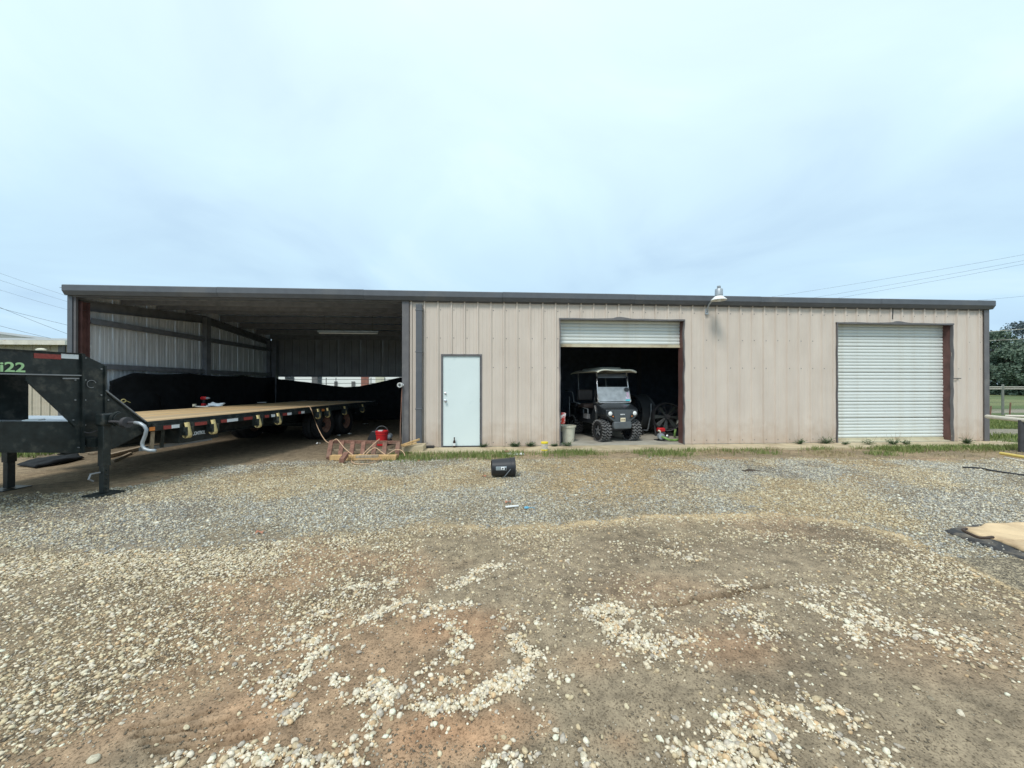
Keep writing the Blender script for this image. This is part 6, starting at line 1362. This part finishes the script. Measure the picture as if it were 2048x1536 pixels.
a_, c2_ = PZ(560, 20, 0), PZ(840, 20, 0); fn = root("wire_fence", "wire fence before the white building behind open bay", "fence", (a_.x, a_.y, 0)); d_ = c2_-a_
for z_ in (.9, 1.25, 1.55, 1.75): MB().tube([(0, 0, z_), d_+Vector((0, 0, z_))], .012, 5).obj("wire", M_WIRE, fn)
for u in (.05, .33, .40, .65, .75, .95): MB().tube([d_*u, d_*u+Vector((0, 0, 1.85))], .02, 6).obj("post", M_STEEL, fn)

# ------------------------------------------------------------------ trees beyond the meadow
def tree(px, z, hgt, rad, m, name, lb, seed, nleaf=5200, low=.15, ls=.16):
    rn = np.random.default_rng(seed); p = PZ(px, z, 0); t = root(name, lb, "tree", (p.x, p.y, -.1), group="trees beyond the meadow")
    b = MB(); b.tube([(0, 0, 0), (.1, 0, hgt*.3), (-.1, .1, hgt*.6), (0, 0, hgt*.9)], [hgt*.028, hgt*.022, hgt*.014, .03], 8)
    cl = []
    for k in range(34):
        u = rn.uniform(low, 1); a = rn.uniform(0, 6.283); prof = math.sin(math.pi*min(1, (u-low)/(1-low)*.78+.2))**.7; rr = rad*prof*math.sqrt(rn.uniform(.15, 1)); c_ = np.array([rr*math.cos(a), rr*math.sin(a), hgt*u*.97]); cl.append((c_, rad*rn.uniform(.22, .42)))
        if k < 14: b.tube([(0, 0, c_[2]*.6), tuple(c_*np.array([.5, .5, .85])), tuple(c_)], [.09, .05, .02], 5)
    b.obj("trunk", M_BARK, t)
    idx = rn.integers(0, len(cl), nleaf); C_ = np.array([q[0] for q in cl])[idx]; R_ = np.array([q[1] for q in cl])[idx]
    d_ = rn.normal(size=(nleaf, 3)); d_ /= np.linalg.norm(d_, axis=1)[:, None]; P_ = C_+d_*(R_*rn.uniform(.55, 1.08, nleaf))[:, None]*np.array([1.15, 1.15, .75])
    n1_ = rn.normal(size=(nleaf, 3)); n1_ /= np.linalg.norm(n1_, axis=1)[:, None]; n2_ = np.cross(n1_, rn.normal(size=(nleaf, 3))); n2_ /= np.linalg.norm(n2_, axis=1)[:, None]
    s_ = (ls*rn.uniform(.6, 1.4, nleaf))[:, None]; V = np.stack([P_-n1_*s_, P_+n2_*s_*.6, P_+n1_*s_, P_-n2_*s_*.6], 1).reshape(-1, 3).astype(np.float32)
    me = bpy.data.meshes.new("crown"); me.vertices.add(4*nleaf); me.vertices.foreach_set("co", V.ravel()); me.loops.add(4*nleaf); me.loops.foreach_set("vertex_index", np.arange(4*nleaf, dtype=np.int32)); me.polygons.add(nleaf); me.polygons.foreach_set("loop_start", np.arange(0, 4*nleaf, 4, dtype=np.int32)); me.update(calc_edges=True); me.materials.append(m)
    o = bpy.data.objects.new("crown", me); COL.objects.link(o); o.parent = t
tree(1988, 58, 9.6, 3.2, M_LEAF1, "broadleaf_tree", "light green rounded tree next to the building corner", 1, 9000, .05)
tree(2046, 66, 12.4, 4.6, M_LEAF2, "pine_tree", "tall dark pine with gaps rising at right edge", 2, 9000, .35)
tree(2025, 55, 7.4, 3.0, M_LEAF1, "broadleaf_tree", "lower green tree in front of the tall pine", 3, 8000, .03)
tree(2075, 52, 7.0, 3.2, M_LEAF1, "broadleaf_tree", "low green tree at the very right edge", 4, 7000, .03)
tree(1955, 62, 8.2, 3.4, M_LEAF2, "broadleaf_tree", "dark tree mostly hidden behind building corner", 5, 7000, .05)
tree(2130, 60, 10, 4, M_LEAF2, "broadleaf_tree", "dark tree beyond the right edge", 6, 5000, .05)

# ------------------------------------------------------------------ power lines
def wire(a, c, sag, lb, r=.012, m=M_WIRE):
    pts = [a.lerp(c, u/16)-Vector((0, 0, sag*4*(u/16)*(1-u/16))) for u in range(17)]; b = MB(); b.tube(pts, r, 5); o = b.obj("power_line", m); tag(o, lb, "power line", "power lines")
def V3(px, py, z): return PZ(px, z, H-(py-HZ)/F*z)
for (x0, y0, x1, y1, lb, m) in ((-220, 462, 300, 640, "topmost thin power line at left sky edge", M_WIRE), (-220, 480, 300, 648, "second thin power line at left sky edge", M_WIRE), (-220, 505, 300, 660, "third thin power line at left sky edge", M_WIRE),
        (-220, 552, 330, 690, "long dark power line above left shed", M_WIRE), (-220, 520, 330, 735, "steepest power line above left shed", M_WIRE), (-220, 590, 330, 722, "lowest power line above left shed", M_WIRE),
        ):
    wire(V3(x0, y0, 24), V3(x1, y1, 30), .35, lb, .006 if y0 < 510 else .010, m)
for (x0, y0, x1, y1, lb) in ((1500, 600, 2300, 462, "upper power line at right sky"), (1520, 612, 2300, 472, "middle power line at right sky"), (1540, 618, 2300, 478, "lower power line at right sky"), (1900, 604, 2300, 560, "short power line at building corner, right sky")):
    wire(V3(x0, y0, 40), V3(x1, y1, 26), .2, lb, .008)
wire(V3(1900, 668, 34), V3(2300, 634, 24), .1, "pale cable crossing the tall pine", .018, M_PIPEW); wire(V3(1900, 684, 34), V3(2300, 660, 24), .1, "pale cable crossing the green tree", .014, M_PIPEW)
